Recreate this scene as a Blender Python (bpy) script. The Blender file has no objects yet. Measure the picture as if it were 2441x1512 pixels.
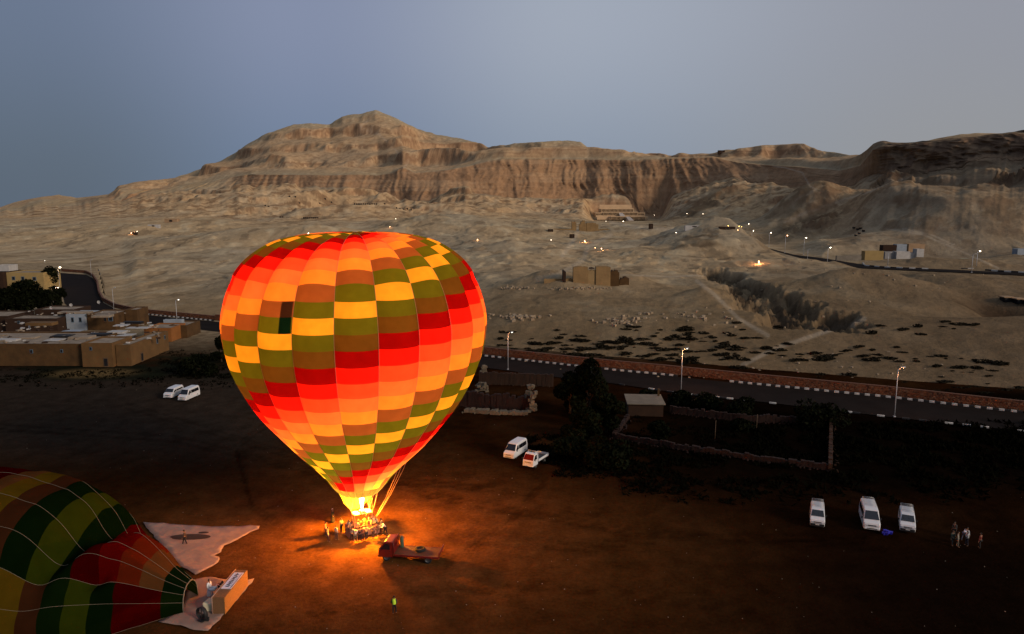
import bpy, bmesh, math, random
import numpy as np
from mathutils import Vector, Matrix
random.seed(7)
R = math.radians
sc = bpy.context.scene
COL = sc.collection

# ------------------------------------------------------------ camera
# measured in a 2440 px wide view of the picture: focal 1757 px, centre (1220,756), horizon row 488
FPX, CX, CY, CAMH = 1757.0, 1220.0, 756.0, 37.0
PITCH = math.atan((CY - 488.0) / FPX)
cam_d = bpy.data.cameras.new("camera"); cam = bpy.data.objects.new("camera", cam_d); COL.objects.link(cam)
cam_d.sensor_width = 36.0; cam_d.lens = FPX / 2440.0 * 36.0
cam_d.clip_start = 0.5; cam_d.clip_end = 20000
cam.location = (0, 0, CAMH); cam.rotation_euler = (math.pi / 2 - PITCH, 0, 0)
sc.camera = cam

# ------------------------------------------------------------ sky and sun (before sunrise, glow behind the camera to the right)
SUN_EL, SUN_AZ = R(20), R(126)        # azimuth clockwise from the view direction (+Y)
world = bpy.data.worlds.new("World"); sc.world = world; world.use_nodes = True
wn, wl = world.node_tree.nodes, world.node_tree.links
wn.clear()
w_out = wn.new('ShaderNodeOutputWorld'); w_bg = wn.new('ShaderNodeBackground')
sky = wn.new('ShaderNodeTexSky'); sky.sky_type = 'NISHITA'; sky.sun_disc = False
sky.sun_elevation = R(3.0); sky.sun_rotation = SUN_AZ
sky.air_density = 1.0; sky.dust_density = 0.6; sky.ozone_density = 2.0
# dusk colouring of the air: bluer and darker to the left (away from the glow), greyer to the right
tc = wn.new('ShaderNodeTexCoord'); sx = wn.new('ShaderNodeSeparateXYZ')
wl.new(tc.outputs['Generated'], sx.inputs[0])
mr = wn.new('ShaderNodeMapRange'); mr.inputs['From Min'].default_value = -0.8; mr.inputs['From Max'].default_value = 0.8
wl.new(sx.outputs['X'], mr.inputs['Value'])
def sky_ramp(stops):
    c = wn.new('ShaderNodeValToRGB'); c.color_ramp.interpolation = 'EASE'; el = c.color_ramp.elements
    el[0].position = stops[0][0]; el[0].color = (*stops[0][1], 1); el[1].position = stops[-1][0]; el[1].color = (*stops[-1][1], 1)
    for p, k in stops[1:-1]:
        q = el.new(p); q.color = (*k, 1)
    wl.new(mr.outputs[0], c.inputs[0]); return c
c_low = sky_ramp([(0.0, (.060, .088, .128)), (0.17, (.094, .128, .182)), (0.34, (.135, .190, .300)), (0.55, (.215, .265, .360)), (0.83, (.262, .275, .305)), (1.0, (.250, .255, .270))])
c_high = sky_ramp([(0.0, (.085, .112, .190)), (0.17, (.130, .170, .265)), (0.34, (.205, .245, .375)), (0.55, (.312, .355, .455)), (0.83, (.262, .280, .345)), (1.0, (.240, .250, .300))])
zr = wn.new('ShaderNodeMapRange'); zr.interpolation_type = 'SMOOTHSTEP'; zr.inputs['From Min'].default_value = 0.0; zr.inputs['From Max'].default_value = 0.24
wl.new(sx.outputs['Z'], zr.inputs['Value'])
mu = wn.new('ShaderNodeMix'); mu.data_type = 'RGBA'
wl.new(zr.outputs[0], mu.inputs[0]); wl.new(c_low.outputs[0], mu.inputs[6]); wl.new(c_high.outputs[0], mu.inputs[7])
sk = wn.new('ShaderNodeMix'); sk.data_type = 'RGBA'; sk.blend_type = 'MULTIPLY'; sk.inputs[0].default_value = 1.0
sk.inputs[7].default_value = (0.06, 0.06, 0.06, 1)
wl.new(sky.outputs[0], sk.inputs[6])
mx = wn.new('ShaderNodeMix'); mx.data_type = 'RGBA'; mx.inputs[0].default_value = 0.96
wl.new(sk.outputs[2], mx.inputs[6]); wl.new(mu.outputs[2], mx.inputs[7])
tnt = wn.new('ShaderNodeMix'); tnt.data_type = 'RGBA'; tnt.blend_type = 'MULTIPLY'; tnt.inputs[0].default_value = 1.0; tnt.inputs[7].default_value = (1.05, 1.03, 0.97, 1)
wl.new(mx.outputs[2], tnt.inputs[6]); wl.new(tnt.outputs[2], w_bg.inputs[0]); w_bg.inputs[1].default_value = 1.1
wl.new(w_bg.outputs[0], w_out.inputs[0])

sun_d = bpy.data.lights.new("sun", 'SUN'); sun_d.energy = 2.45; sun_d.angle = R(14); sun_d.color = (1.0, 0.79, 0.62)
sun = bpy.data.objects.new("sun", sun_d); COL.objects.link(sun)
sdir = Vector((math.sin(SUN_AZ) * math.cos(SUN_EL), math.cos(SUN_AZ) * math.cos(SUN_EL), math.sin(SUN_EL)))
sun.rotation_euler = sdir.to_track_quat('Z', 'Y').to_euler(); sun.location = (60, -60, 120)

vs = sc.view_settings
vs.view_transform = 'Standard'; vs.look = 'None'; vs.exposure = 0.0; vs.gamma = 1.0; vs.use_curve_mapping = False
sc.cycles.use_denoising = True
sc.cycles.max_bounces = 6; sc.cycles.diffuse_bounces = 3; sc.cycles.glossy_bounces = 2; sc.cycles.transmission_bounces = 4
sc.cycles.caustics_reflective = False; sc.cycles.caustics_refractive = False
sc.cycles.sample_clamp_indirect = 6.0

# ------------------------------------------------------------ picture point -> place
cp, sp_ = math.cos(PITCH), math.sin(PITCH)
def ray(x, y):
    a = (x - CX) / FPX; b = (CY - y) / FPX
    return a, cp + b * sp_, -sp_ + b * cp          # x, y(forward), z(up)
def at(x, y, z=0.0):                                # point of that ray at height z
    dx, dy, dz = ray(x, y); t = (z - CAMH) / dz
    return Vector((dx * t, dy * t, z))
def atY(x, y, Y):                                   # point of that ray at forward distance Y
    dx, dy, dz = ray(x, y); t = Y / dy
    return Vector((dx * t, Y, CAMH + dz * t))

# ------------------------------------------------------------ numpy noise
_rs = np.random.RandomState(11)
_perm = _rs.permutation(256).astype(np.int64); _perm = np.concatenate([_perm, _perm, _perm])
_grad = _rs.normal(size=(256, 3)); _grad /= np.linalg.norm(_grad, axis=1)[:, None]
def pn(x, y, z=0.0):
    x = np.asarray(x, float); y = np.asarray(y, float); z = np.zeros_like(x) + z
    xi = np.floor(x).astype(np.int64); yi = np.floor(y).astype(np.int64); zi = np.floor(z).astype(np.int64)
    xf, yf, zf = x - xi, y - yi, z - zi
    xi &= 255; yi &= 255; zi &= 255
    u = xf * xf * xf * (xf * (xf * 6 - 15) + 10); v = yf * yf * yf * (yf * (yf * 6 - 15) + 10); w = zf * zf * zf * (zf * (zf * 6 - 15) + 10)
    def g(a, b, c):
        h = _perm[_perm[_perm[xi + a] + yi + b] + zi + c]
        G = _grad[h]
        return G[..., 0] * (xf - a) + G[..., 1] * (yf - b) + G[..., 2] * (zf - c)
    x00 = g(0,0,0) * (1-u) + g(1,0,0) * u; x10 = g(0,1,0) * (1-u) + g(1,1,0) * u
    x01 = g(0,0,1) * (1-u) + g(1,0,1) * u; x11 = g(0,1,1) * (1-u) + g(1,1,1) * u
    return ((x00 * (1-v) + x10 * v) * (1-w) + (x01 * (1-v) + x11 * v) * w) * 1.6
def fbm(x, y, z=0.0, o=4, g=0.5):
    s = 0; a = 1.0; f = 1.0
    for i in range(o):
        s = s + a * pn(x * f + 17.3 * i, y * f - 9.1 * i, z * f + 3.7 * i); a *= g; f *= 2.03
    return s
def ridged(x, y, z=0.0, o=4, g=0.5):
    s = 0; a = 1.0; f = 1.0
    for i in range(o):
        s = s + a * (1 - 2 * np.abs(pn(x * f + 31.7 * i, y * f + 5.3 * i, z * f))); a *= g; f *= 2.07
    return s
def sstep(a, b, x):
    t = np.clip((x - a) / (b - a), 0, 1); return t * t * (3 - 2 * t)

# ------------------------------------------------------------ object helpers
def tag(o, label=None, cat=None, group=None, kind=None):
    if label: o["label"] = label
    if cat: o["category"] = cat
    if group: o["group"] = group
    if kind: o["kind"] = kind
    return o
def empty(name, loc=(0, 0, 0), rz=0.0, **k):
    o = bpy.data.objects.new(name, None); o.empty_display_size = 0.2; COL.objects.link(o)
    o.location = loc; o.rotation_euler = (0, 0, rz)
    return tag(o, **k)
def link(name, me, mats=None, parent=None, loc=None, **k):
    o = bpy.data.objects.new(name, me); COL.objects.link(o)
    if mats is not None and not me.materials:
        for m in (mats if isinstance(mats, (list, tuple)) else [mats]): me.materials.append(m)
    if parent is not None: o.parent = parent
    if loc is not None: o.location = loc
    return tag(o, **k)
def copy_tree(o, parent=None):
    c = o.copy(); COL.objects.link(c); c.parent = parent
    for ch in list(o.children): copy_tree(ch, c)
    return c
class MB:
    """collects verts / faces with a material index; builds one mesh"""
    def __init__(s): s.v = []; s.f = []; s.m = []; s.sm = []
    def add(s, vs, fs, m=0, smooth=False):
        b = len(s.v); s.v += [tuple(v) for v in vs]
        for f in fs: s.f.append(tuple(b + i for i in f)); s.m.append(m); s.sm.append(smooth)
        return s
    def box(s, c, d, m=0, rz=0.0, rx=0.0, ry=0.0, taper=1.0, jit=0.0):
        hx, hy, hz = d[0] / 2, d[1] / 2, d[2] / 2
        vs = []
        M = Matrix.Rotation(rz, 3, 'Z') @ Matrix.Rotation(ry, 3, 'Y') @ Matrix.Rotation(rx, 3, 'X')
        for z in (-1, 1):
            t = taper if z > 0 else 1.0
            for x, y in ((-1, -1), (1, -1), (1, 1), (-1, 1)):
                p = M @ Vector((x * hx * t, y * hy * t, z * hz))
                if jit: p += Vector((random.uniform(-jit, jit), random.uniform(-jit, jit), random.uniform(-jit, jit)))
                vs.append((p.x + c[0], p.y + c[1], p.z + c[2]))
        return s.add(vs, [(0, 3, 2, 1), (4, 5, 6, 7), (0, 1, 5, 4), (1, 2, 6, 5), (2, 3, 7, 6), (3, 0, 4, 7)], m)
    def tube(s, pts, rad, n=8, m=0, cap=True, smooth=True, sq=None):
        pts = [Vector(p) for p in pts]
        if not isinstance(rad, (list, tuple)): rad = [rad] * len(pts)
        rings = []; up = Vector((0, 0, 1))
        d0 = (pts[1] - pts[0]).normalized()
        side = d0.cross(up) if abs(d0.z) < 0.95 else d0.cross(Vector((0, 1, 0)))
        side.normalize()
        for i, p in enumerate(pts):
            d = (pts[min(i + 1, len(pts) - 1)] - pts[max(i - 1, 0)]).normalized()
            side = (side - d * side.dot(d)).normalized(); b = d.cross(side)
            rings.append([p + (side * math.cos(2 * math.pi * k / n) + b * math.sin(2 * math.pi * k / n)) * rad[i] for k in range(n)])
        vs = [v for r in rings for v in r]; fs = []
        for i in range(len(pts) - 1):
            for k in range(n):
                a = i * n + k; b_ = i * n + (k + 1) % n
                fs.append((a, b_, b_ + n, a + n))
        if cap: fs.append(tuple(reversed(range(n)))); fs.append(tuple((len(pts) - 1) * n + k for k in range(n)))
        return s.add(vs, fs, m, smooth)
    def lathe(s, prof, n=16, c=(0, 0, 0), m=0, axis='Z', smooth=True):
        vs = []; fs = []
        for r, z in prof:
            for k in range(n):
                a = 2 * math.pi * k / n
                p = (r * math.cos(a), r * math.sin(a), z)
                if axis == 'X': p = (p[2], p[0], p[1])
                if axis == 'Y': p = (p[0], p[2], p[1])
                vs.append((p[0] + c[0], p[1] + c[1], p[2] + c[2]))
        for i in range(len(prof) - 1):
            for k in range(n):
                a = i * n + k; b = i * n + (k + 1) % n
                fs.append((a, b, b + n, a + n))
        return s.add(vs, fs, m, smooth)
    def mesh(s, name):
        me = bpy.data.meshes.new(name); me.from_pydata(s.v, [], s.f)
        me.polygons.foreach_set('material_index', s.m); me.polygons.foreach_set('use_smooth', s.sm)
        me.update(); return me
    def build(s, name, mats, parent=None, loc=None, bevel=0.0, **k):
        o = link(name, s.mesh(name), mats, parent, loc, **k)
        if bevel: bev(o, bevel)
        return o
def bev(o, w, seg=2):
    m = o.modifiers.new('bevel', 'BEVEL'); m.width = w; m.segments = seg; m.limit_method = 'ANGLE'; m.angle_limit = R(32)
    return o
def grid_mesh(name, X, Y, Z, cols=None, smooth=True):
    """structured numpy grid -> mesh with optional colour attribute 'tint'"""
    r, c = X.shape
    co = np.stack([X, Y, Z], -1).reshape(-1, 3).astype(np.float32)
    i = np.arange(r * c).reshape(r, c)
    q = np.stack([i[:-1, :-1], i[:-1, 1:], i[1:, 1:], i[1:, :-1]], -1).reshape(-1, 4).astype(np.int32)
    me = bpy.data.meshes.new(name)
    me.vertices.add(len(co)); me.vertices.foreach_set('co', co.ravel())
    me.loops.add(q.size); me.loops.foreach_set('vertex_index', q.ravel())
    me.polygons.add(len(q)); me.polygons.foreach_set('loop_start', np.arange(0, q.size, 4, dtype=np.int32))
    me.polygons.foreach_set('use_smooth', np.full(len(q), smooth))
    me.update(calc_edges=True)
    if cols is not None:
        at_ = me.color_attributes.new('tint', 'FLOAT_COLOR', 'POINT')
        cc = np.concatenate([cols.reshape(-1, 3), np.ones((r * c, 1))], 1).astype(np.float32)
        at_.data.foreach_set('color', cc.ravel())
    return me

# ------------------------------------------------------------ materials
_mats = {}
def mat(name, col, rough=0.8, metal=0.0, var=0.0, scale=1.0, bump=0.0, bscale=None, spec=0.3, emis=None, estr=0.0, trans=0.0, stretch=None, col2=None):
    if name in _mats: return _mats[name]
    m = bpy.data.materials.new(name); m.use_nodes = True; n, l = m.node_tree.nodes, m.node_tree.links
    b = n['Principled BSDF']; b.inputs['Roughness'].default_value = rough; b.inputs['Metallic'].default_value = metal
    b.inputs['Specular IOR Level'].default_value = spec
    b.inputs['Base Color'].default_value = (*col, 1)
    if emis: b.inputs['Emission Color'].default_value = (*emis, 1); b.inputs['Emission Strength'].default_value = estr
    if trans: b.inputs['Transmission Weight'].default_value = trans
    if var or bump:
        t = n.new('ShaderNodeTexCoord'); mp = n.new('ShaderNodeMapping'); l.new(t.outputs['Object'], mp.inputs[0])
        if stretch: mp.inputs['Scale'].default_value = stretch
        ns = n.new('ShaderNodeTexNoise'); ns.inputs['Scale'].default_value = scale; ns.inputs['Detail'].default_value = 6; ns.inputs['Roughness'].default_value = 0.6
        l.new(mp.outputs[0], ns.inputs['Vector'])
    if var:
        r = n.new('ShaderNodeValToRGB'); c2 = col2 or tuple(c * (1 - var) for c in col)
        r.color_ramp.elements[0].position = 0.3; r.color_ramp.elements[1].position = 0.7
        r.color_ramp.elements[0].color = (*c2, 1); r.color_ramp.elements[1].color = (*(min(1, c * (1 + var * 0.6)) for c in col), 1)
        l.new(ns.outputs['Fac'], r.inputs[0]); l.new(r.outputs[0], b.inputs['Base Color'])
    if bump:
        nb = n.new('ShaderNodeTexNoise'); nb.inputs['Scale'].default_value = bscale or scale * 3; nb.inputs['Detail'].default_value = 5
        l.new(mp.outputs[0], nb.inputs['Vector'])
        bp = n.new('ShaderNodeBump'); bp.inputs['Strength'].default_value = 0.6; bp.inputs['Distance'].default_value = bump
        l.new(nb.outputs['Fac'], bp.inputs['Height']); l.new(bp.outputs[0], b.inputs['Normal'])
    _mats[name] = m; return m
def lamp_mat(name, col, strength):
    return mat(name, (0.8, 0.8, 0.8), emis=col, estr=strength)
# ------------------------------------------------------------ terrain: measured lines (picture x, picture y, forward distance) or (x, None, distance, height)
def line(pts):
    out = []
    for p in pts:
        if len(p) == 3: v = atY(p[0], p[1], p[2])
        else:
            Y, z = p[2], p[3]
            X = (p[0] - CX) / FPX * (Y * cp + (CAMH - z) * sp_); v = Vector((X, Y, z))
        out.append((v.x / v.y, v.y, v.z))
    a = np.array(sorted(out)); return a
NC = 1150
uu = np.linspace(-0.98, 0.98, NC)
def ev(L):
    return np.interp(uu, L[:, 0], L[:, 1]), np.interp(uu, L[:, 0], L[:, 2])
P0 = line([(-500, None, 480, -0.6), (150, None, 470, -0.6), (236, None, 430, -0.6), (250, None, 300, -0.6), (300, None, 262, -0.6), (525, None, 242, -0.6), (1155, None, 188, -0.6), (1450, None, 173, -0.6), (1800, None, 160.5, -0.6), (2130, None, 150.5, -0.6), (2440, None, 142.5, -0.6), (3200, None, 124, -0.6)])
LA = line([(-400, None, 640, 2), (250, None, 560, 2), (900, None, 520, 4), (1200, None, 560, 4), (1600, None, 560, 5), (1850, None, 450, 5), (2050, None, 400, 3.5), (2440, None, 350, 3.0), (3000, None, 300, 3)])
LB = line([(-400, 530, 900), (0, 528, 950), (300, 530, 900), (600, 545, 780), (900, 545, 780), (1000, 530, 950), (1200, 522, 1100), (1440, 527, 1300), (1560, 525, 1250), (1700, 520, 1050), (1850, 560, 750), (2050, 585, 540), (2200, 590, 500), (2440, 600, 480), (3000, 600, 450)])
LC = line([(-400, 500, 1500), (0, 507, 1600), (100, 492, 1650), (180, 488, 1700), (260, 475, 1650), (330, 470, 1650), (400, 460, 1700), (480, 452, 1700), (560, 440, 1750), (600, 446, 1700), (680, 444, 1650), (780, 446, 1600), (850, 449, 1600), (900, 461, 1600), (960, 480, 1550), (985, 489, 1500), (1010, 478, 1500), (1060, 464, 1520), (1110, 445, 1560), (1150, 464, 1580), (1200, 471, 1600), (1300, 475, 1620), (1385, 476, 1640), (1420, 470, 1620), (1458, 462, 1620), (1488, 468, 1610), (1508, 484, 1580), (1560, 486, 1560), (1600, 470, 1550), (1650, 446, 1530), (1700, 432, 1500), (1745, 426, 1450), (1830, 440, 1350), (1900, 445, 1200), (2000, 450, 1050), (2060, 425, 950), (2120, 418, 850), (2250, 408, 780), (2350, 392, 740), (2440, 375, 700), (3000, 300, 600)])
LD = line([(-400, 498, 1600), (0, 500, 1700), (60, 489, 1750), (100, 478, 1760), (180, 478, 1800), (255, 469, 1720), (285, 451, 1700), (330, 453, 1740), (400, 448, 1800), (480, 436, 1820), (560, 421, 1800), (600, 416, 1745), (680, 417, 1695), (780, 418, 1650), (850, 416, 1650), (900, 418, 1650), (935, 412, 1640), (960, 397, 1620), (990, 411, 1620), (1060, 406, 1640), (1120, 395, 1660), (1160, 384, 1670), (1200, 379, 1680), (1300, 378, 1700), (1400, 379, 1710), (1500, 381, 1650), (1600, 377, 1620), (1700, 375, 1580), (1760, 388, 1520), (1830, 394, 1420), (1900, 398, 1280), (2000, 407, 1120), (2050, 395, 1000), (2080, 358, 900), (2100, 350, 880), (2200, 340, 830), (2290, 333, 790), (2350, 330, 770), (2440, 325, 740), (3000, 280, 640)])
LE = line([(-400, 497, 1800), (0, 498, 1900), (100, 474, 2000), (180, 475, 2000), (255, 468, 1900), (285, 449, 1780), (345, 438, 1850), (400, 440, 2000), (480, 425, 2100), (560, 408, 2100), (600, 402, 2000), (700, 395, 2000), (850, 398, 1950), (900, 397, 1950), (960, 385, 1800), (1000, 390, 1850), (1060, 385, 1900), (1120, 378, 1950), (1160, 374, 1950), (1200, 371, 1800), (1300, 370, 1800), (1400, 371, 1810), (1500, 377, 1800), (1600, 376, 1750), (1700, 372, 1700), (1760, 380, 1600), (1900, 388, 1450), (2000, 392, 1250), (2050, 388, 1100), (2090, 360, 950), (2200, 340, 900), (2440, 322, 820), (3000, 278, 700)])
LF = line([(-400, 530, 2200), (0, 497, 2200), (40, 487, 2200), (100, 470, 2200), (140, 465, 2200), (185, 472, 2200), (230, 472, 2100), (262, 465, 2000), (280, 447, 1900), (300, 447, 1950), (345, 435, 2000), (400, 432, 2300), (450, 412, 2500), (505, 392, 2500), (550, 370, 2500), (600, 338, 2500), (640, 315, 2500), (700, 298, 2550), (740, 294, 2550), (785, 297, 2600), (815, 278, 2600), (850, 272, 2600), (895, 264, 2600), (915, 270, 2600), (960, 290, 2600), (995, 308, 2600), (1040, 322, 2500), (1100, 332, 2450), (1140, 342, 2400), (1165, 352, 2300), (1180, 350, 2200), (1215, 343, 2100), (1290, 338, 2000), (1345, 335, 2000), (1385, 340, 2000), (1410, 357, 2000), (1430, 363, 2100), (1470, 362, 2100), (1510, 366, 2100), (1525, 376, 2000), (1600, 376, 1900), (1690, 373, 1850), (1720, 360, 1800), (1800, 352, 1750), (1890, 350, 1700), (1960, 362, 1600), (2045, 375, 1400), (2070, 370, 1200), (2085, 356, 1000), (2200, 337, 960), (2290, 323, 940), (2440, 317, 920), (3000, 275, 800)])
YL = [ev(L) for L in (P0, LA, LB, LC, LD, LE, LF)]
YL.append((YL[-1][0] + 700, YL[-1][1] - 120))
YL[3] = (YL[3][0], YL[3][1] + 7 * fbm(uu * 26, 0 * uu, 4.0, 4, .6))
NR = [190, 130, 170, 90, 46, 100, 8]
rowsY, rowsZ, seg = [], [], []
for i, n in enumerate(NR):
    (ya, za), (yb, zb) = YL[i], YL[i + 1]
    for k in range(n):
        s = k / n
        sy = s if i else s ** 1.35
        y = ya + (yb - ya) * sy
        if i == 0: t = min(1, (s * 14)) ; z = za + (0.25 - za) * t * t * (3 - 2 * t) if t < 1 else 0.25 + (zb - 0.25) * ((sy - 0.02) / 0.98)
        elif i == 2: z = za + (zb - za) * (s ** 1.25)                  # concave foot slopes
        elif i == 3: z = za + (zb - za) * s
        elif i == 5: z = za + (zb - za) * (s ** 1.1)
        else: z = za + (zb - za) * s
        rowsY.append(y); rowsZ.append(np.broadcast_to(z, y.shape)); seg.append(i + s)
rowsY.append(YL[-1][0]); rowsZ.append(YL[-1][1]); seg.append(7.0)
TY = np.array(rowsY); TZ = np.array(rowsZ); SEG = np.array(seg)[:, None] + 0 * TY
U = uu[None, :] + 0 * TY
TX = U * TY
# features on the plain: (picture x, distance, height, half width x, half width y, turn)
def feat(Z, X, Y, lst):
    for (xp, Yc, h, sx_, sy_, rot, pw) in lst:
        zc = 5.0; Xc = (xp - CX) / FPX * (Yc * cp + (CAMH - zc) * sp_)
        dx, dy = X - Xc, Y - Yc; c, s = math.cos(rot), math.sin(rot)
        a = (dx * c + dy * s) / sx_; b = (-dx * s + dy * c) / sy_
        d = np.sqrt(a * a + b * b)
        Z = Z + h * np.exp(-(d ** pw))
    return Z
wob = fbm(TX / 60, TY / 60, 3.0, 3)
FE = [(1705, 545, 18, 46, 42, 0, 1.5), (1790, 500, 6, 55, 45, 0.2, 1.6), (1640, 480, 6, 40, 22, 0.3, 1.7), (1690, 460, 4, 24, 12, 0.3, 1.7),
      (1900, 470, 3.0, 60, 22, 0.2, 2), (2110, 350, 4.2, 12, 14, 0, 1.5), (2030, 272, 5.0, 14, 14, 0.2, 1.5), (2140, 260, 3.5, 20, 12, 0.1, 1.6),
      (1990, 272, 3.0, 26, 8, -0.2, 2), (1800, 392, 3, 22, 9, 0, 2),
      (1480, 292, 4.5, 13, 20, 0, 2.2), (1310, 285, 4.0, 11, 14, 0, 2.0), (1350, 300, 3.2, 12, 16, 0, 2), (1655, 250, 3.8, 9, 10, 0, 1.6),
      (1100, 720, 12, 60, 60, 0, 2), (1090, 850, 14, 55, 50, 0.2, 2.0), (1010, 760, 8, 40, 40, 0, 2),
      (1240, 430, 4, 26, 26, 0, 2), (2290, 300, 3.0, 20, 26, 0, 2), (2000, 420, 4, 20, 10, 0, 2), (2420, 235, -5, 14, 16, 0, 3), (2330, 225, -3, 20, 9, 0.2, 2.5),
      (600, 620, 6, 70, 40, 0, 2), (300, 700, 5, 60, 50, 0, 2), (280, 640, 3.5, 30, 18, 0, 2), (120, 520, 2.5, 40, 20, 0, 2), (500, 760, 9, 70, 50, 0, 2), (700, 600, 5, 60, 30, 0, 2),
      (2380, 560, 14, 60, 60, 0, 2), (1930, 760, 26, 45, 50, 0, 2.2), (1870, 800, 16, 40, 50, 0, 2), (2150, 640, 16, 40, 60, 0, 2), (1500, 1560, 10, 60, 30, 0, 2)]
qd = random.Random(123)
for _ in range(46):
    yy = qd.uniform(250, 900); FE.append((qd.uniform(-100, 2500), yy, qd.uniform(1.2, 3.6) * (yy / 500) ** .7, qd.uniform(14, 40) * (yy / 450), qd.uniform(9, 22) * (yy / 450), qd.uniform(-.5, .5), qd.choice((1.5, 2.0, 2.6))))
FE = [f for f in FE if not (f[0] < 420 and f[1] < 620)]
TZ = feat(TZ, TX + wob * 9, TY + 6 * wob, FE)
rocky = feat(np.zeros(TX.shape), TX + wob * 9, TY + 6 * wob, [(1850, 262, 1, 16, 42, .62, 4), (1955, 236, 1, 28, 13, -.25, 4), (1765, 330, 1, 24, 24, .5, 4)]).clip(0, 1)
# sandy bank behind the roadside wall and the dark gully beyond it
offy = TY - YL[0][0][None, :]; TZ = TZ + 3.6 * sstep(3, 46, offy) * (1 - sstep(120, 300, offy)) * sstep(1050, 1250, CX + U * FPX * .975)
GUL = [(1695, 655, 8), (1738, 688, 9), (1795, 718, 11), (1865, 754, 16), (1935, 782, 15), (2030, 794, 5)]
gd = np.full(TX.shape, 9.0)
for (xa, ya, wa), (xb, yb, wb) in zip(GUL[:-1], GUL[1:]):
    pa, pb = at(xa, ya, 2.0), at(xb, yb, 2.0); vx, vy = pb.x - pa.x, pb.y - pa.y; t = np.clip(((TX - pa.x) * vx + (TY - pa.y) * vy) / (vx * vx + vy * vy), 0, 1)
    gd = np.minimum(gd, np.hypot(TX - pa.x - t * vx, TY - pa.y - t * vy) / (wa + (wb - wa) * t) )
gd = gd + 0.42 * fbm(TX / 11, TY / 14, 95, 4, .6)
gul = 1 - sstep(0.62, 1.05, gd); rocky = np.maximum(rocky * .0, gul)
spur = feat(np.zeros(TX.shape), TX, TY, [(1945, 680, 1, 34, 30, .3, 2.4), (2120, 800, 1, 26, 14, 0, 3), (2400, 600, 1, 40, 20, 0, 3)]).clip(0, 1); TZ = TZ + spur * (2 + 9 * ridged(TX / 22, TY / 26, 97, 4, .6) * .6)
TZ = TZ - gul * 6.5
TZ = TZ + rocky * (3.2 * ridged(TX / 9, TY / 11, 91, 4, .55) - 2.0)
# relief by zone
plain = (1 - sstep(1.6, 2.6, SEG)); near = sstep(150, 420, TY)
foot = sstep(1.7, 2.4, SEG) * (1 - sstep(2.85, 3.02, SEG)); cliff = sstep(2.9, 3.02, SEG) * (1 - sstep(3.95, 4.05, SEG)); upper = sstep(4.0, 4.35, SEG) * (1 - sstep(5.75, 6.0, SEG))
tfoot = sstep(1.9, 2.5, SEG) * (1 - sstep(2.7, 2.95, SEG))
pit = sstep(0.05, 0.12, SEG)
n1 = fbm(TX / 60, TY / 85, 1.0, 4, 0.42); n2 = ridged(TX / 26, TY / 34, 5.0, 4, 0.5)
TZ = TZ + plain * pit * (0.35 + near * 1.7) * n1 + plain * pit * near * 0.25 * (n2 - 0.4) + plain * pit * 0.25 * fbm(TX / 5, TY / 6, 2, 3)
stp = fbm(TX / 75, TY / 95, 71, 4, 0.55); TZ = TZ + plain * near * (1.0 * sstep(0.02, 0.10, stp) + 0.9 * sstep(0.33, 0.40, stp) + 0.6 * sstep(-0.32, -0.24, stp)) * sstep(190, 260, TY)
# hillocks with tombs and spurs on the foot slopes
calm = 0.22 + 0.78 * sstep(220, 480, CX + U * FPX)
TZ = TZ + foot * calm * (17 * (ridged(TX / 210, TY / 260, 2.2, 4, 0.45) - 0.45) * tfoot + 3.6 * fbm(TX / 75, TY / 110, 8.0, 4, 0.45) + 1.3 * (ridged(TX / 24, TY / 32, 9.0, 3) - .4))
TZ = TZ + upper * calm * (TYd_f := (TY / 1900).clip(0.25, 1)) * (20 * (ridged(TX / 330, TY / 420, 4.4, 4, 0.42) - 0.5) * (1 - sstep(5.4, 5.95, SEG)) + 3 * fbm(TX / 60, TY / 90, 6.0, 4, 0.5))
TZ = TZ + sstep(5.5, 5.9, SEG) * (1 - sstep(6.0, 6.3, SEG)) * TYd_f * (3.5 * fbm(TX / 60, TY / 200, 9.0, 5, 0.55))
# level ground where the road bends
fl = (1 - sstep(285, 330, 1220 + U * FPX)) * (1 - sstep(520, 640, TY)); TZ = TZ * (1 - fl) + (TZ.clip(-1, 0.02)) * fl
# hard ledges in the rock: terracing by altitude
def terr(z, per, k):
    t = z / per; f = t - np.floor(t); return (np.floor(t) + sstep(0.5 - k, 0.5 + k, f)) * per
lv = fbm(TX / 240, TY / 300, 1.5, 2); hard = (0.25 + 0.75 * sstep(-0.5, 0.5, fbm(TX / 170, TY / 600, 12.0, 3))) * upper * (TPX0 := 1 - sstep(2020, 2120, CX + U * FPX))
hard = hard * calm; TZ = TZ * (1 - 0.75 * hard) + 0.75 * hard * (terr(TZ + 16 * lv, 58, 0.10) - 16 * lv)
hf = calm * sstep(0.0, 0.45, fbm(TX / 110, TY / 160, 22.0, 3)) * foot
TZ = TZ * (1 - 0.6 * hf) + 0.6 * hf * (terr(TZ + 6 * lv, 17, 0.18) - 6 * lv)
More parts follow.
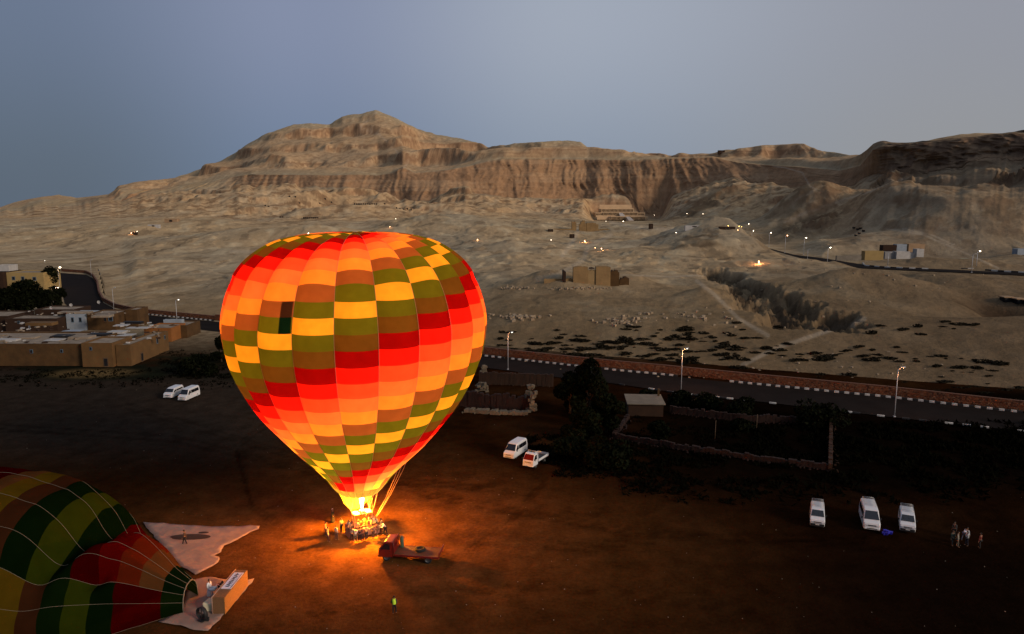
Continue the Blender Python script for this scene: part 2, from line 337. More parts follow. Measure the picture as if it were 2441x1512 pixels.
# fluted cliff: buttresses and clefts push the wall back and forth
big = ridged(TX / 95, TZ / 500, 3.3, 3, 0.5); fine = ridged((TX + 10 * fbm(TX / 70, TZ / 40, 36, 2)) / 17, TZ / 110, 7.7, 4, 0.6)
bench = fbm(TX / 60, TZ / 22, 5.5, 3)
flut = -(12 * (big - 0.4) + 4.5 * (fine - 0.4)) * (cliff + 0.35 * upper * 0) + 4 * bench * cliff
rh = sstep(2060, 2090, 1220 + TX / TY * FPX / 1.0) * sstep(3.0, 3.2, SEG) * (1 - sstep(4.3, 4.9, SEG))
flut = flut * (1 - 0.5 * rh) - rh * 7 * (ridged(TX / 30, TZ / 24, 3.1, 4, .6) - .4)
TYd = TY + flut; TXd = U * TYd
BR_U = [(1800, 580), (1838, 594), (1893, 608), (1956, 615), (2055, 631), (2127, 637), (2240, 642), (2440, 651), (2700, 662)]
BR_L = [(1804, 583), (1842, 597), (1916, 617), (1973, 631), (2061, 640), (2184, 646), (2311, 651), (2440, 657), (2700, 669)]
BRZ = 3.2
bru = [at(a, b, BRZ) for a, b in BR_U]; brl = [at(a, b, BRZ) for a, b in BR_L]
dd = np.full(TX.shape, 1e9)
for k in range(len(bru) - 1):
    xa, ya = (bru[k].x + brl[k].x) / 2, (bru[k].y + brl[k].y) / 2; xb, yb = (bru[k + 1].x + brl[k + 1].x) / 2, (bru[k + 1].y + brl[k + 1].y) / 2
    vx, vy = xb - xa, yb - ya; t_ = np.clip(((TXd - xa) * vx + (TYd - ya) * vy) / (vx * vx + vy * vy), 0, 1)
    dd = np.minimum(dd, np.hypot(TXd - xa - t_ * vx, TYd - ya - t_ * vy))
hp = at(2140, 612, BRZ + 1); dd = np.minimum(dd, np.hypot((TXd - hp.x) * .6, TYd - hp.y) - 14)
wgt = 1 - sstep(12, 38, dd); TZ = TZ * (1 - wgt) + (BRZ - 0.25) * wgt
brY = np.interp(uu, [(v.x / v.y) for v in brl], [v.y for v in brl], left=1e9, right=brl[-1].y)[None, :]
lm2 = CAMH + (BRZ - CAMH) * TYd / brY - 0.35
fm = ((TYd > 215) & (TYd < brY) & (brY < 1e8)) * sstep(1960, 2040, CX + U * FPX * .985); TZ = TZ * (1 - fm) + np.minimum(TZ, lm2) * fm
# the temple stands on levelled ground with a clear approach
TPX = CX + U * FPX * 1.0; tz0 = atY(1484, 525.5, 1420).z
tw = sstep(1385, 1415, TPX) * (1 - sstep(1565, 1600, TPX))
lim = CAMH + (tz0 - CAMH) * TYd / 1420 - 1.3
tm = tw * sstep(780, 950, TYd) * (1 - sstep(1421, 1430, TYd)); TZ = TZ * (1 - tm) + np.minimum(TZ, lim) * tm
tm = tw * sstep(1400, 1425, TYd) * (1 - sstep(1540, 1600, TYd)); TZ = TZ * (1 - tm) + (tz0 - 1.0) * tm
# keep the ground before the road from hiding it
# terrain sampler on a coarse lookup for placing things (first surface from the camera along a picture ray)
cols_u = uu
def ground_hit(x, y):
    dx, dy, dz = ray(x, y); u = dx / dy
    j = int(np.clip(np.searchsorted(uu, u), 1, NC - 1))
    Yc = TYd[:, j]; Zc = TZ[:, j]
    zr = CAMH + dz / dy * Yc
    d = Zc - zr
    for i in range(len(Yc) - 1):
        if d[i] < 0 <= d[i + 1]:
            t = -d[i] / (d[i + 1] - d[i]); Y = Yc[i] + (Yc[i + 1] - Yc[i]) * t
            return Vector((u * Y, Y, CAMH + dz / dy * Y))
        if i == 0 and d[0] >= 0: break
    return Vector(at(x, y, 0.0))
def height(X, Y):
    u = X / Y; j = int(np.clip(np.searchsorted(uu, u), 1, NC - 1))
    z = float(np.interp(Y, TYd[:, j], TZ[:, j])); return max(z, 0.0) if Y < 600 else z
# ---- what the ground is made of, with some shade in its colour, vertex by vertex
def mixc(a, b, t): return a * (1 - t[..., None]) + np.array(b) * t[..., None]
Ctan = np.array((0.345, 0.262, 0.163)); 
C = np.ones(TX.shape + (3,)) * Ctan
m1 = fbm(TX / 120, TY / 150, 21, 4); m2 = fbm(TX / 22, TY / 40, 23, 4); m3 = fbm(TX / 8, TY / 14, 24, 4)
C = mixc(C, (0.285, 0.240, 0.172), sstep(-0.3, 0.5, m1) * 0.8)            # grey limestone chippings
C = mixc(C, (0.410, 0.350, 0.245), sstep(0.26, 0.42, m2 + .25 * m3) * 0.5)           # pale spoil
C = mixc(C, (0.175, 0.132, 0.086), sstep(0.30, 0.46, -m2 + 0.6 * m3) * 0.75 * (plain + foot).clip(0, 1))   # dark rubble, and shadow streaks of low mounds painted in
nearc = (1 - sstep(170, 400, TY)); C = mixc(C, (0.128, 0.090, 0.052), nearc * 0.85)   # browner sand by the road, vignette darkening painted in
slope = np.abs(np.gradient(TZ, axis=0)) / np.maximum(np.abs(np.gradient(TYd, axis=0)), 0.05)
C = mixc(C, (0.275, 0.180, 0.112), sstep(0.55, 1.3, slope) * 0.85 * (foot + upper).clip(0, 1))
C = mixc(C, (0.300, 0.225, 0.150), upper * 0.5)
wx_ = 16 * fbm(TX / 60, TZ / 30, 35, 3); st = fbm((TX + wx_) / 10, TZ / 55, 31, 5, 0.65); sb = fbm(TX / 300, TZ / 9, 33, 3)
cl = mixc(np.ones(C.shape) * np.array((0.265, 0.165, 0.098)), (0.175, 0.108, 0.066), sstep(0.0, 0.7, st))
cl = mixc(cl, (0.330, 0.225, 0.140), sstep(0.0, 0.5, sb + 0.4 * st) * 0.6)
cliffc = sstep(2.93, 3.03, SEG) * (1 - sstep(3.93, 4.02, SEG)) * sstep(500, 620, 1220 + U * FPX * 1.0)
C = C * (1 - cliffc[..., None]) + cl * cliffc[..., None]
red = sstep(2.4, 2.9, SEG) * (1 - sstep(3.5, 4.6, SEG)) * sstep(170, 260, 1220 + U * FPX) * (1 - sstep(380, 480, 1220 + U * FPX)) * sstep(-0.2, 0.4, m1 + 0.5 * m2)
C = mixc(C, (0.270, 0.150, 0.085), red * 0.8)
rr = sstep(2020, 2110, 1220 + U * FPX) * sstep(2.1, 2.5, SEG) * (1 - sstep(5.3, 6.0, SEG)); C = mixc(C, (0.120, 0.084, 0.060), rr * (0.2 + 0.35 * sstep(-0.3, 0.5, m2)))  # right hill dimmed, vignette put into its colour
rr2 = sstep(1800, 2200, 1220 + U * FPX) * sstep(1.2, 1.9, SEG) * (1 - sstep(5.3, 6.0, SEG)); C = mixc(C, (0.150, 0.112, 0.080), rr2 * 0.45)  # slopes dimmed further right, the same vignette in the colour
dkr = sstep(1500, 2500, CX + U * FPX * .975) * (1 - sstep(1.2, 2.2, SEG)); C = mixc(C, (0.120, 0.086, 0.056), dkr * 0.75)  # plain darkens to the right, vignette painted into the sand
rockk = rh * sstep(-0.35, 0.25, m3); C = mixc(C, (0.080, 0.052, 0.038), rockk * 0.75)
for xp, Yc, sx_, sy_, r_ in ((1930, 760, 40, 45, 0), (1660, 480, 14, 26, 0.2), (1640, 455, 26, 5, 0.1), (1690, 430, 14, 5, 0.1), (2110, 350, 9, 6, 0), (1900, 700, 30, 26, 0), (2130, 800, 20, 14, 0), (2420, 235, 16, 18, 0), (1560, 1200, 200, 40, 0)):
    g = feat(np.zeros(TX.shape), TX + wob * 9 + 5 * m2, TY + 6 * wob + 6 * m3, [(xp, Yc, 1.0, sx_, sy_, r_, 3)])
    C = mixc(C, (0.038, 0.025, 0.017), g * sstep(-0.75, -0.15, m3 + m2) * (0.95 if Yc < 400 else 0.6))  # dark rock on outcrops and in pits, pit shade painted in
# walked paths, pale dust: polylines in picture coordinates, distance to the path measured across the picture's ground
PX = CX + FPX * TXd / (TYd * cp + (CAMH - TZ) * sp_); PY = CY - FPX * ((TZ - CAMH) * cp + TYd * sp_) / (TYd * cp + (CAMH - TZ) * sp_)
paths = [([(897, 268), (872, 292), (855, 303), (905, 322), (935, 350), (955, 372), (975, 385), (962, 400)], 2.2), ([(1842, 397), (1870, 400), (1912, 412), (1930, 445), (1945, 452), (1895, 478)], 2.0),
         ([(2150, 428), (2080, 455), (2000, 480), (1930, 505), (1870, 530)], 3.0), ([(2110, 545), (2200, 560), (2270, 590), (2380, 640)], 2.5), ([(2290, 592), (2220, 560), (2150, 545)], 2.0),
         ([(1455, 560), (1400, 590), (1390, 620), (1330, 655), (1280, 665)], 6.0), ([(1455, 530), (1500, 540), (1560, 545), (1640, 552)], 5.0), ([(1690, 655), (1600, 660), (1480, 655)], 2.2),
         ([(1660, 670), (1700, 700), (1760, 760), (1830, 800)], 5.0), ([(2060, 760), (1940, 800), (1850, 830), (1770, 870)], 6), ([(1380, 545), (1365, 575), (1340, 610)], 6), ([(550, 600), (610, 600), (700, 610)], 4)]
for pl, w in paths:
    d = np.full(TX.shape, 1e9)
    for (xa, ya), (xb, yb) in zip(pl[:-1], pl[1:]):
        vx, vy = xb - xa, yb - ya; L2 = vx * vx + vy * vy
        t = np.clip(((PX - xa) * vx + (PY - ya) * vy) / L2, 0, 1)
        d = np.minimum(d, np.hypot(PX - xa - t * vx, PY - ya - t * vy))
    C = mixc(C, (0.42, 0.37, 0.30), (1 - sstep(w * 0.4, w * 1.3, d + 0.8 * m3)) * 0.34 * (SEG < 6))
C = mixc(C, (0.050, 0.036, 0.025), gul * sstep(-.9, .1, m3 + m2) * .85); C = mixc(C, (0.085, 0.052, 0.034), spur * sstep(-.5, .1, m3 + m2) * .9)  # gully shade put into the ground colour; spur in brown rock
m4 = fbm(TX / 26, TY / 30, 52, 5, .62); C = mixc(C, (0.150, 0.102, 0.064), sstep(0.22, 0.36, m4 + .4 * (slope - .3).clip(-1, .8)) * (foot + .6 * upper).clip(0, 1) * .75)
strat = fbm(TX / 420, TZ / 6.5 + TX / 900, 77, 4, .6); C = mixc(C, (0.155, 0.100, 0.066), sstep(0.12, 0.24, strat) * sstep(.30, .7, slope) * (upper + .5 * foot).clip(0, 1) * .7)
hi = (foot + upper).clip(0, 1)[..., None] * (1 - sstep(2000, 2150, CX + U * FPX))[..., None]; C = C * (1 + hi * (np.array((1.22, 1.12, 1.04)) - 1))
C = C * (1 + 0.16 * m3[..., None]).clip(0.5, 1.4)
C = C * np.array((1.06, 1.03, 0.95)); C = C.clip(0.008, 0.6)

def earth_mat(name, s1, s2, b1, b2, rough=0.95, lo=.62, hi=1.38):
    m = bpy.data.materials.new(name); m.use_nodes = True; n, l = m.node_tree.nodes, m.node_tree.links
    b = n['Principled BSDF']; b.inputs['Roughness'].default_value = rough; b.inputs['Specular IOR Level'].default_value = 0.0
    a = n.new('ShaderNodeVertexColor'); a.layer_name = 'tint'
    t = n.new('ShaderNodeTexCoord')
    n1 = n.new('ShaderNodeTexNoise'); n1.inputs['Scale'].default_value = s1; n1.inputs['Detail'].default_value = 8; n1.inputs['Roughness'].default_value = 0.65
    n2 = n.new('ShaderNodeTexNoise'); n2.inputs['Scale'].default_value = s2; n2.inputs['Detail'].default_value = 6; n2.inputs['Roughness'].default_value = 0.7
    l.new(t.outputs['Object'], n1.inputs['Vector']); l.new(t.outputs['Object'], n2.inputs['Vector'])
    ad = n.new('ShaderNodeMath'); ad.operation = 'ADD'; l.new(n1.outputs['Fac'], ad.inputs[0]); l.new(n2.outputs['Fac'], ad.inputs[1])
    r = n.new('ShaderNodeMapRange'); r.inputs['From Min'].default_value = 0.7; r.inputs['From Max'].default_value = 1.3; r.inputs['To Min'].default_value = lo; r.inputs['To Max'].default_value = hi
    l.new(ad.outputs[0], r.inputs['Value'])
    mx_ = n.new('ShaderNodeMix'); mx_.data_type = 'RGBA'; mx_.blend_type = 'MULTIPLY'; mx_.inputs[0].default_value = 1.0
    l.new(a.outputs['Color'], mx_.inputs[6]); l.new(r.outputs[0], mx_.inputs[7]); l.new(mx_.outputs[2], b.inputs['Base Color'])
    bp = n.new('ShaderNodeBump'); bp.inputs['Distance'].default_value = b1; bp.inputs['Strength'].default_value = b2
    l.new(ad.outputs[0], bp.inputs['Height']); l.new(bp.outputs[0], b.inputs['Normal'])
    return m
M_desert = earth_mat('desert_rock_and_sand', 0.09, 0.5, 1.0, 0.6, lo=.78, hi=1.22)
M_lot = earth_mat('trodden_earth', 0.5, 2.6, 0.10, 0.8)
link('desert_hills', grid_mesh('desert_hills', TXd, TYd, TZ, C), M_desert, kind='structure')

# ---- the near ground: trodden dark earth of the launch field, one sheet reaching under the desert
gY = np.concatenate([np.linspace(-60, 30, 10), 30 + (np.linspace(0, 1, 520)[1:] ** 1.3) * 500])
gu = np.linspace(-1, 1, 620); GY = gY[:, None] + 0 * gu[None, :]
GX = gu[None, :] * (np.maximum(GY, 30) * 0.92 + 26)
g1 = fbm(GX / 14, GY / 14, 41, 5); g2 = fbm(GX / 3.2, GY / 3.2, 43, 4); g3 = fbm(GX / 45, GY / 30, 45, 3); rb = sstep(1500, 2100, CX + FPX * GX / (np.maximum(GY, 5) * cp + CAMH * sp_)) * (1 - sstep(70, 90, GY))
GZ = 0.035 * g2 + 0.03 * g1
GZ = GZ - 0.04 - 15 * sstep(6, 16, GY - np.interp(GX / np.maximum(GY, 20), P0[:, 0], P0[:, 1]))
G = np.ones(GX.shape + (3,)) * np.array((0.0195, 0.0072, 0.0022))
G = mixc(G, (0.028, 0.0120, 0.0045), sstep(-0.1, 0.6, g1) * 0.7)
G = mixc(G, (0.007, 0.0030, 0.0013), sstep(0.05, 0.6, -g1 + 0.6 * g2) * 0.7)
G = mixc(G, (0.004, 0.0022, 0.0014), rb * 0.85)  # near black at bottom right, vignette darkening put into the soil
GPX = CX + FPX * GX / (np.maximum(GY, 5) * cp + CAMH * sp_)
lotl = (1 - sstep(520, 900, GPX)) * sstep(92, 118, GY) * (1 - sstep(160, 172, GY)); G = mixc(G, (0.030, 0.023, 0.017), lotl * 0.8)
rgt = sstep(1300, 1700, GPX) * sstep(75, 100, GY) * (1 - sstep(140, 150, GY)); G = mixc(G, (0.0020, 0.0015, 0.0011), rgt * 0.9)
far = sstep(165, 240, GY) * (1 - sstep(500, 1200, GPX) * 0); G = mixc(G, (0.34, 0.262, 0.16), far * (0.75 + 0.2 * g2).clip(0, 1))
vg = (1 - sstep(540, 640, GPX)) * sstep(150, 156, GY) * (1 - sstep(176, 182, GY)); G = mixc(G, (0.009, 0.010, 0.006), vg * sstep(-0.5, 0.2, g1 + .4 * g2))
pool_tint = feat(np.zeros(GX.shape), GX, GY, [(890, 77, 1, 26, 19, 0, 2.0)]); G = mixc(G, (0.125, 0.050, 0.014), pool_tint * (0.9 + .15 * g2).clip(0, 1))  # paler, redder patch round the basket: flame's light pool put into the soil
hollow = feat(np.zeros(GX.shape), GX, GY, [(215, 160, 1, 9, 4.5, 0, 4)]); G = mixc(G, (0.13, 0.085, 0.035), hollow * 0.9)
GPY = CY - FPX * (-CAMH * cp + GY * sp_) / (np.maximum(GY, 5) * cp + CAMH * sp_)
for pl in ([(300, 960), (700, 1080), (1050, 1180), (1500, 1260), (2100, 1300)], [(0, 1010), (420, 1040), (760, 1120), (1180, 1160)], [(1060, 1340), (1200, 1250), (1300, 1140), (1240, 1100)], [(560, 1500), (900, 1420), (1300, 1390), (1800, 1450)], [(640, 1000), (560, 1060), (600, 1200), (760, 1300)], [(1300, 1300), (1700, 1270), (2060, 1280)]):
    for off in (0, 12):
        d = np.full(GX.shape, 1e9)
        for (xa, ya), (xb, yb) in zip(pl[:-1], pl[1:]):
            ya2, yb2 = ya + off, yb + off; vx, vy = xb - xa, yb2 - ya2; t = np.clip(((GPX - xa) * vx + (GPY - ya2) * vy) / (vx * vx + vy * vy), 0, 1); d = np.minimum(d, np.hypot(GPX - xa - t * vx, GPY - ya2 - t * vy))
        G = G * (1 - 0.28 * (1 - sstep(1, 5, d + 3 * g2))[..., None]); GZ = GZ - 0.05 * (1 - sstep(1, 6, d))
G = (G * (1 + 0.22 * g2[..., None])).clip(0.0008, 0.5)
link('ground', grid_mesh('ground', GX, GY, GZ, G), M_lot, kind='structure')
# ------------------------------------------------------------ hot air balloons
def fabric(name, c, refl=0.30):
    m = bpy.data.materials.new(name); m.use_nodes = True; n, l = m.node_tree.nodes, m.node_tree.links; n.clear()
    o = n.new('ShaderNodeOutputMaterial'); tr = n.new('ShaderNodeBsdfTranslucent'); df = n.new('ShaderNodeBsdfDiffuse'); mx = n.new('ShaderNodeMixShader')
    t = n.new('ShaderNodeTexCoord'); ns = n.new('ShaderNodeTexNoise'); ns.inputs['Scale'].default_value = 0.9; ns.inputs['Detail'].default_value = 5
    l.new(t.outputs['Object'], ns.inputs['Vector'])
    r = n.new('ShaderNodeMapRange'); r.inputs['From Min'].default_value = 0.3; r.inputs['From Max'].default_value = 0.7; r.inputs['To Min'].default_value = 0.9; r.inputs['To Max'].default_value = 1.08
    l.new(ns.outputs['Fac'], r.inputs['Value'])
    q = n.new('ShaderNodeMix'); q.data_type = 'RGBA'; q.blend_type = 'MULTIPLY'; q.inputs[0].default_value = 1; q.inputs[6].default_value = (*c, 1); l.new(r.outputs[0], q.inputs[7])
    bp = n.new('ShaderNodeBump'); bp.inputs['Distance'].default_value = 0.12; bp.inputs['Strength'].default_value = 0.35; l.new(ns.outputs['Fac'], bp.inputs['Height'])
    l.new(q.outputs[2], tr.inputs[0]); l.new(q.outputs[2], df.inputs[0]); l.new(bp.outputs[0], df.inputs['Normal']); l.new(bp.outputs[0], tr.inputs['Normal'])
    mx.inputs[0].default_value = refl; l.new(tr.outputs[0], mx.inputs[1]); l.new(df.outputs[0], mx.inputs[2]); l.new(mx.outputs[0], o.inputs[0])
    return m
FAB = [fabric('dark_red_nylon', (.22, .002, .002)), fabric('red_nylon', (.90, .012, .008)), fabric('orange_red_nylon', (.90, .085, .03)), fabric('orange_nylon', (.95, .20, .06)),
       fabric('gold_nylon', (.97, .31, .045)), fabric('brown_nylon', (.235, .085, .026)), fabric('olive_nylon', (.090, .115, .008)), fabric('yellow_nylon', (.72, .40, .03)),
       fabric('olive_nylon_dark', (.082, .105, .008)), fabric('dark_brown_nylon', (.10, .055, .010))]
BX = at(862, 1272); BX.z = 0
d0 = Vector((-BX.x, -BX.y, 0)).normalized(); rt = Vector((-d0.y, d0.x, 0))
NG = 21; GA = 2 * math.pi / NG; PH0 = R(-9.6)
prof = [(2.25, 5.15), (3.0, 6.0), (3.85, 7.0), (5.4, 8.65), (7.35, 10.6), (9.4, 13.0), (11.2, 15.35), (12.75, 18.1), (13.85, 20.9), (14.3, 23.6), (14.25, 25.6), (13.4, 28.5), (11.85, 30.9), (9.3, 32.75), (6.3, 33.75), (3.2, 34.15), (0.02, 34.25)]
pr = np.array(prof); pr[2:, 0] *= 0.957; pr[4:, 1] = 5.15 + (pr[4:, 1] - 5.15) * 0.993
# smooth resample by arc length (Catmull-Rom through the measured points)
def cr_(P, n=24):
    out = []
    for i in range(len(P) - 1):
        p0 = P[max(i - 1, 0)]; p1 = P[i]; p2 = P[i + 1]; p3 = P[min(i + 2, len(P) - 1)]
        for k in range(n):
            t = k / n
            out.append(0.5 * ((2 * p1) + (-p0 + p2) * t + (2 * p0 - 5 * p1 + 4 * p2 - p3) * t * t + (-p0 + 3 * p1 - 3 * p2 + p3) * t ** 3))
    out.append(P[-1]); return np.array(out)
ps = cr_(pr); al = np.concatenate([[0], np.cumsum(np.linalg.norm(np.diff(ps, axis=0), axis=1))])
def prof_at(s): return float(np.interp(s, al, ps[:, 0])), float(np.interp(s, al, ps[:, 1]))
S_ring = 1.45                                          # the olive ring above the mouth
iz = np.argmin(np.abs(ps[:, 1] - 23.8)); s_eq = al[iz]; s_top = al[-1]
levels = [s_top - (s_top - s_eq) * k / 13 for k in range(14)] + [s_eq - (s_eq - S_ring) * k / 13 for k in range(1, 14)]
def env_pt(phi, s, gore_f):
    r, z = prof_at(s)
    lob = 0.020 * r + 0.030 * r * sstep(9, 21, z)
    if z > 29: lob *= 1.0 + 0.35 * (z - 29) / 5 
    r2 = r + lob * (math.sin(math.pi * gore_f) ** 0.8 - 0.5) * (1.0 if r > 0.5 else 0)
    z2 = z + (0.30 * math.sin(math.pi * gore_f) * min(1, r / 8) if z > 29.5 else 0)
    bend = 0.0 if z > 9 else (9 - z) * 0.045
    return BX + d0 * (r2 * math.cos(phi)) + rt * (r2 * math.sin(phi) + 0.42 * sstep(5, 12, z) - 0.1) + Vector((0, 0, z2))
hb = empty('hot_air_balloon', BX, label='huge upright glowing balloon in red, orange, yellow and olive checks, basket on the ground', cat='balloon')
def loc_(v): return v - BX
def strip(mb, g, s0, s1, m, nf=8, ns=3, f0=0.0, f1=1.0, off=0.0):
    vs, fs = [], []
    for j in range(ns + 1):
        s = s0 + (s1 - s0) * j / ns
        for i in range(nf + 1):
            f = f0 + (f1 - f0) * i / nf; phi = PH0 + (g + f) * GA
            p = env_pt(phi, s, f)
            if off: p = p + (d0 * math.cos(phi) + rt * math.sin(phi)) * off
            vs.append(loc_(p))
    for j in range(ns):
        for i in range(nf):
            a = j * (nf + 1) + i; fs.append((a, a + 1, a + nf + 2, a + nf + 1))
    mb.add(vs, fs, m, True)
rear = MB()
for g in range(-10, 11):
    front = -5 <= g <= 5
    for b in range(26):
        ci = (b - 13 + g) % 10
        if front and b > 0:
            mb = MB(); strip(mb, g, levels[b], levels[b + 1], 0); mb.build('panel', FAB[ci], hb)
        else: strip(rear, g, levels[b], levels[b + 1], ci, nf=5, ns=2)
rear.build('rear_panels', FAB, hb, kind='stuff')
M_ring = fabric('amber_nylon_ring', (.10, .10, .03)); M_scoop = fabric('pale_yellow_nylon', (.10, .16, .03), 0.8)
ringp = MB()
for g in range(-10, 11):
    if -5 <= g <= 5:
        mb = MB(); strip(mb, g, S_ring, 0.0, 0, ns=2); mb.build('ring_panel', M_ring, hb)
    else: strip(ringp, g, S_ring, 0.0, 0, ns=2)
ringp.build('rear_ring', M_ring, hb)
M_tape = mat('load_tape', (.30, .16, .10), 0.8); M_tape2 = mat('pale_load_tape', (.17, .14, .10), 0.8)
for g in range(-5, 6):                                  # load tapes along the seams
    pts = [env_pt(PH0 + g * GA, s_top - 0.6 - (s_top - 0.6) * k / 60, 0.0) - BX for k in range(61)]
    MB().tube([p + (Vector((p.x, p.y, 0)).normalized() * 0.01) for p in pts], 0.022, n=5, cap=False).build('load_tape', M_tape, hb)
vent = MB(); 
M_vent1 = fabric('dark_vent_brown', (.11, .05, .018)); M_vent2 = fabric('dark_vent_green', (.012, .045, .015))
bb = 26 - 13 - 3                                        # the dark turning vent on the left side
for (f0, f1, ba, mm) in ((0.74, 0.98, 10, M_vent1), (0.74, 0.98, 11, M_vent2)):
    mb = MB(); strip(mb, -2, levels[ba], levels[ba + 1], 0, nf=4, f0=f0, f1=f1, off=0.03); mb.build('turning_vent', mm, hb)
mb = MB(); strip(mb, -2, levels[10], levels[12], 0, nf=1, ns=6, f0=0.0, f1=0.035, off=0.03); mb.build('vent_slit', mat('vent_shadow_cloth', (.01, .02, .01)), hb)
mb = MB(); mb.lathe([(1.0, 34.02), (0.9, 34.05), (0.2, 34.08), (0.01, 34.08)], 24, (0.3 * rt.x, 0.3 * rt.y, 0)); mb.build('crown_ring', FAB[0], hb)
# scoop on the far side of the mouth, near side left open so the flame shows
mb = MB(); vs, fs = [], []; A0, A1, NA, NZ = R(112), R(290), 30, 8
rim = []
for j in range(NZ + 1):
    t = j / NZ
    for i in range(NA + 1):
        a = A0 + (A1 - A0) * i / NA; e = math.sin(math.pi * i / NA) ** 0.55
        z = 5.18 - 2.65 * t * e; r = 2.25 - (0.42 * (5.18 - z)) + 0.05 * math.sin(i * 1.7) * t
        vs.append(d0 * (r * math.cos(a)) + rt * (r * math.sin(a) - 0.15) + Vector((0, 0, z)))
for j in range(NZ):
    for i in range(NA):
        a = j * (NA + 1) + i; fs.append((a, a + 1, a + NA + 2, a + NA + 1))
mb.add(vs, fs, 0, True); mb.build('scoop', M_scoop, hb)
# basket frame orientation: long side goes right and back
ang = math.atan2(rt.y, rt.x) + R(16); ex = Vector((math.cos(ang), math.sin(ang), 0)); ey = Vector((-ex.y, ex.x, 0))
M_pad = mat('padded_basket_cover', (.30, .19, .14), 0.7, var=0.15, scale=5, bump=0.02); M_rim = mat('basket_rim_leather', (.12, .025, .02), 0.5)
M_steel = mat('burner_steel', (.55, .55, .55), 0.3, 0.9); M_board = mat('heat_shield_board', (.85, .68, .25), 0.6); M_rope = mat('flying_cable', (.45, .20, .15), 0.6)
M_wick = mat('wicker', (.17, .085, .035), 0.8, var=0.35, scale=14, bump=0.03, stretch=(1, 1, 5))
BO = Vector((0.1, 0, 0.0)); 
def bx(x, y, z): return BO + ex * x + ey * y + Vector((0, 0, z))
bk = MB(); L_, W_, H_ = 3.5, 1.55, 1.12
for (cx_, cy_, dx_, dy_) in ((0, -W_ / 2, L_, 0.07), (0, W_ / 2, L_, 0.07), (-L_ / 2, 0, 0.07, W_ - 0.074), (L_ / 2, 0, 0.07, W_ - 0.074)):
    p = bx(cx_, cy_, H_ / 2 + 0.05); bk.box(p, (dx_, dy_, H_), 0, rz=ang)
bk.box(bx(0, 0, 0.09), (L_ - 0.08, W_ - 0.08, 0.06), 0, rz=ang); bk.box(bx(0, 0, 0.6), (0.06, W_ - 0.08, 0.95), 0, rz=ang)
basket = bk.build('basket', M_wick, hb)
for k, xk in enumerate((-1.32, -0.44, 0.44, 1.32)):      # padded covers on the camera side
    if k == 1: continue
    m_ = MB().box(bx(xk, -W_ / 2 - 0.055, 0.6), (0.84, 0.035, 1.0), 0, rz=ang); m_.build('side_pad', M_pad, basket, bevel=0.015)
MB().box(bx(-L_ / 2 - 0.055, 0, 0.6), (0.035, W_ - 0.06, 1.0), 0, rz=ang).build('end_pad', M_pad, basket, bevel=0.015)
MB().tube([bx(-L_ / 2, -W_ / 2, 1.2), bx(L_ / 2, -W_ / 2, 1.2), bx(L_ / 2, W_ / 2, 1.2), bx(-L_ / 2, W_ / 2, 1.2), bx(-L_ / 2, -W_ / 2, 1.2)], 0.055, 8).build('rim', M_rim, basket)
for sx_ in (-1, 1):
    for sy_ in (-1, 1): MB().tube([bx(sx_ * 0.95, sy_ * 0.7, 1.2), bx(sx_ * 1.02, sy_ * 0.52, 2.55)], 0.032, 6).build('upright', M_rope, hb)
fr = MB().tube([bx(-1.05, -0.55, 2.58), bx(1.05, -0.55, 2.58), bx(1.05, 0.55, 2.58), bx(-1.05, 0.55, 2.58), bx(-1.05, -0.55, 2.58)], 0.03, 6)
frame = fr.build('burner_frame', M_steel, hb)
for sx_ in (-0.72, 0.72): MB().box(bx(sx_, 0, 2.62), (0.62, 1.06, 0.03), 0, rz=ang).build('heat_shield', M_board, frame)
for (x_, y_) in ((-0.16, -0.16), (0.16, -0.16), (-0.16, 0.16), (0.16, 0.16)):
    c_ = bx(x_, y_, 0); MB().lathe([(0.0, 2.45), (0.09, 2.45), (0.11, 2.6), (0.13, 2.85), (0.10, 2.85)], 12, (c_.x, c_.y, 0)).build('burner', M_steel, frame)
for k in range(14):                                      # flying cables from mouth ring to frame corners
    a = 2 * math.pi * (k + 0.5) / 14; top = d0 * (2.2 * math.cos(a)) + rt * (2.2 * math.sin(a) - 0.15) + Vector((0, 0, 5.2))
    cx_ = 1.05 if (top - BO).dot(ex) > 0 else -1.05; cy_ = 0.55 if (top - BO).dot(ey) > 0 else -0.55
    MB().tube([top, bx(cx_, cy_, 2.6)], 0.012, 4, cap=False).build('flying_cable', M_rope, hb)
for (a, s_, px_) in ((R(58), 5.5, 1.1), (R(62), 4.4, 1.1), (R(70), 3.4, 0.9)):     # slack lines on the right
    p = env_pt(a, s_, 0) - BX; q = bx(px_, -0.4, 1.3); mid = (p + q) / 2 + Vector((0.1, 0, -0.35))
    MB().tube([p, p * 0.75 + mid * 0.25 + Vector((0, 0, -.12)), mid, mid * .4 + q * .6 + Vector((0, 0, -.12)), q], 0.018, 4, cap=False).build('crown_line', M_rope, hb)
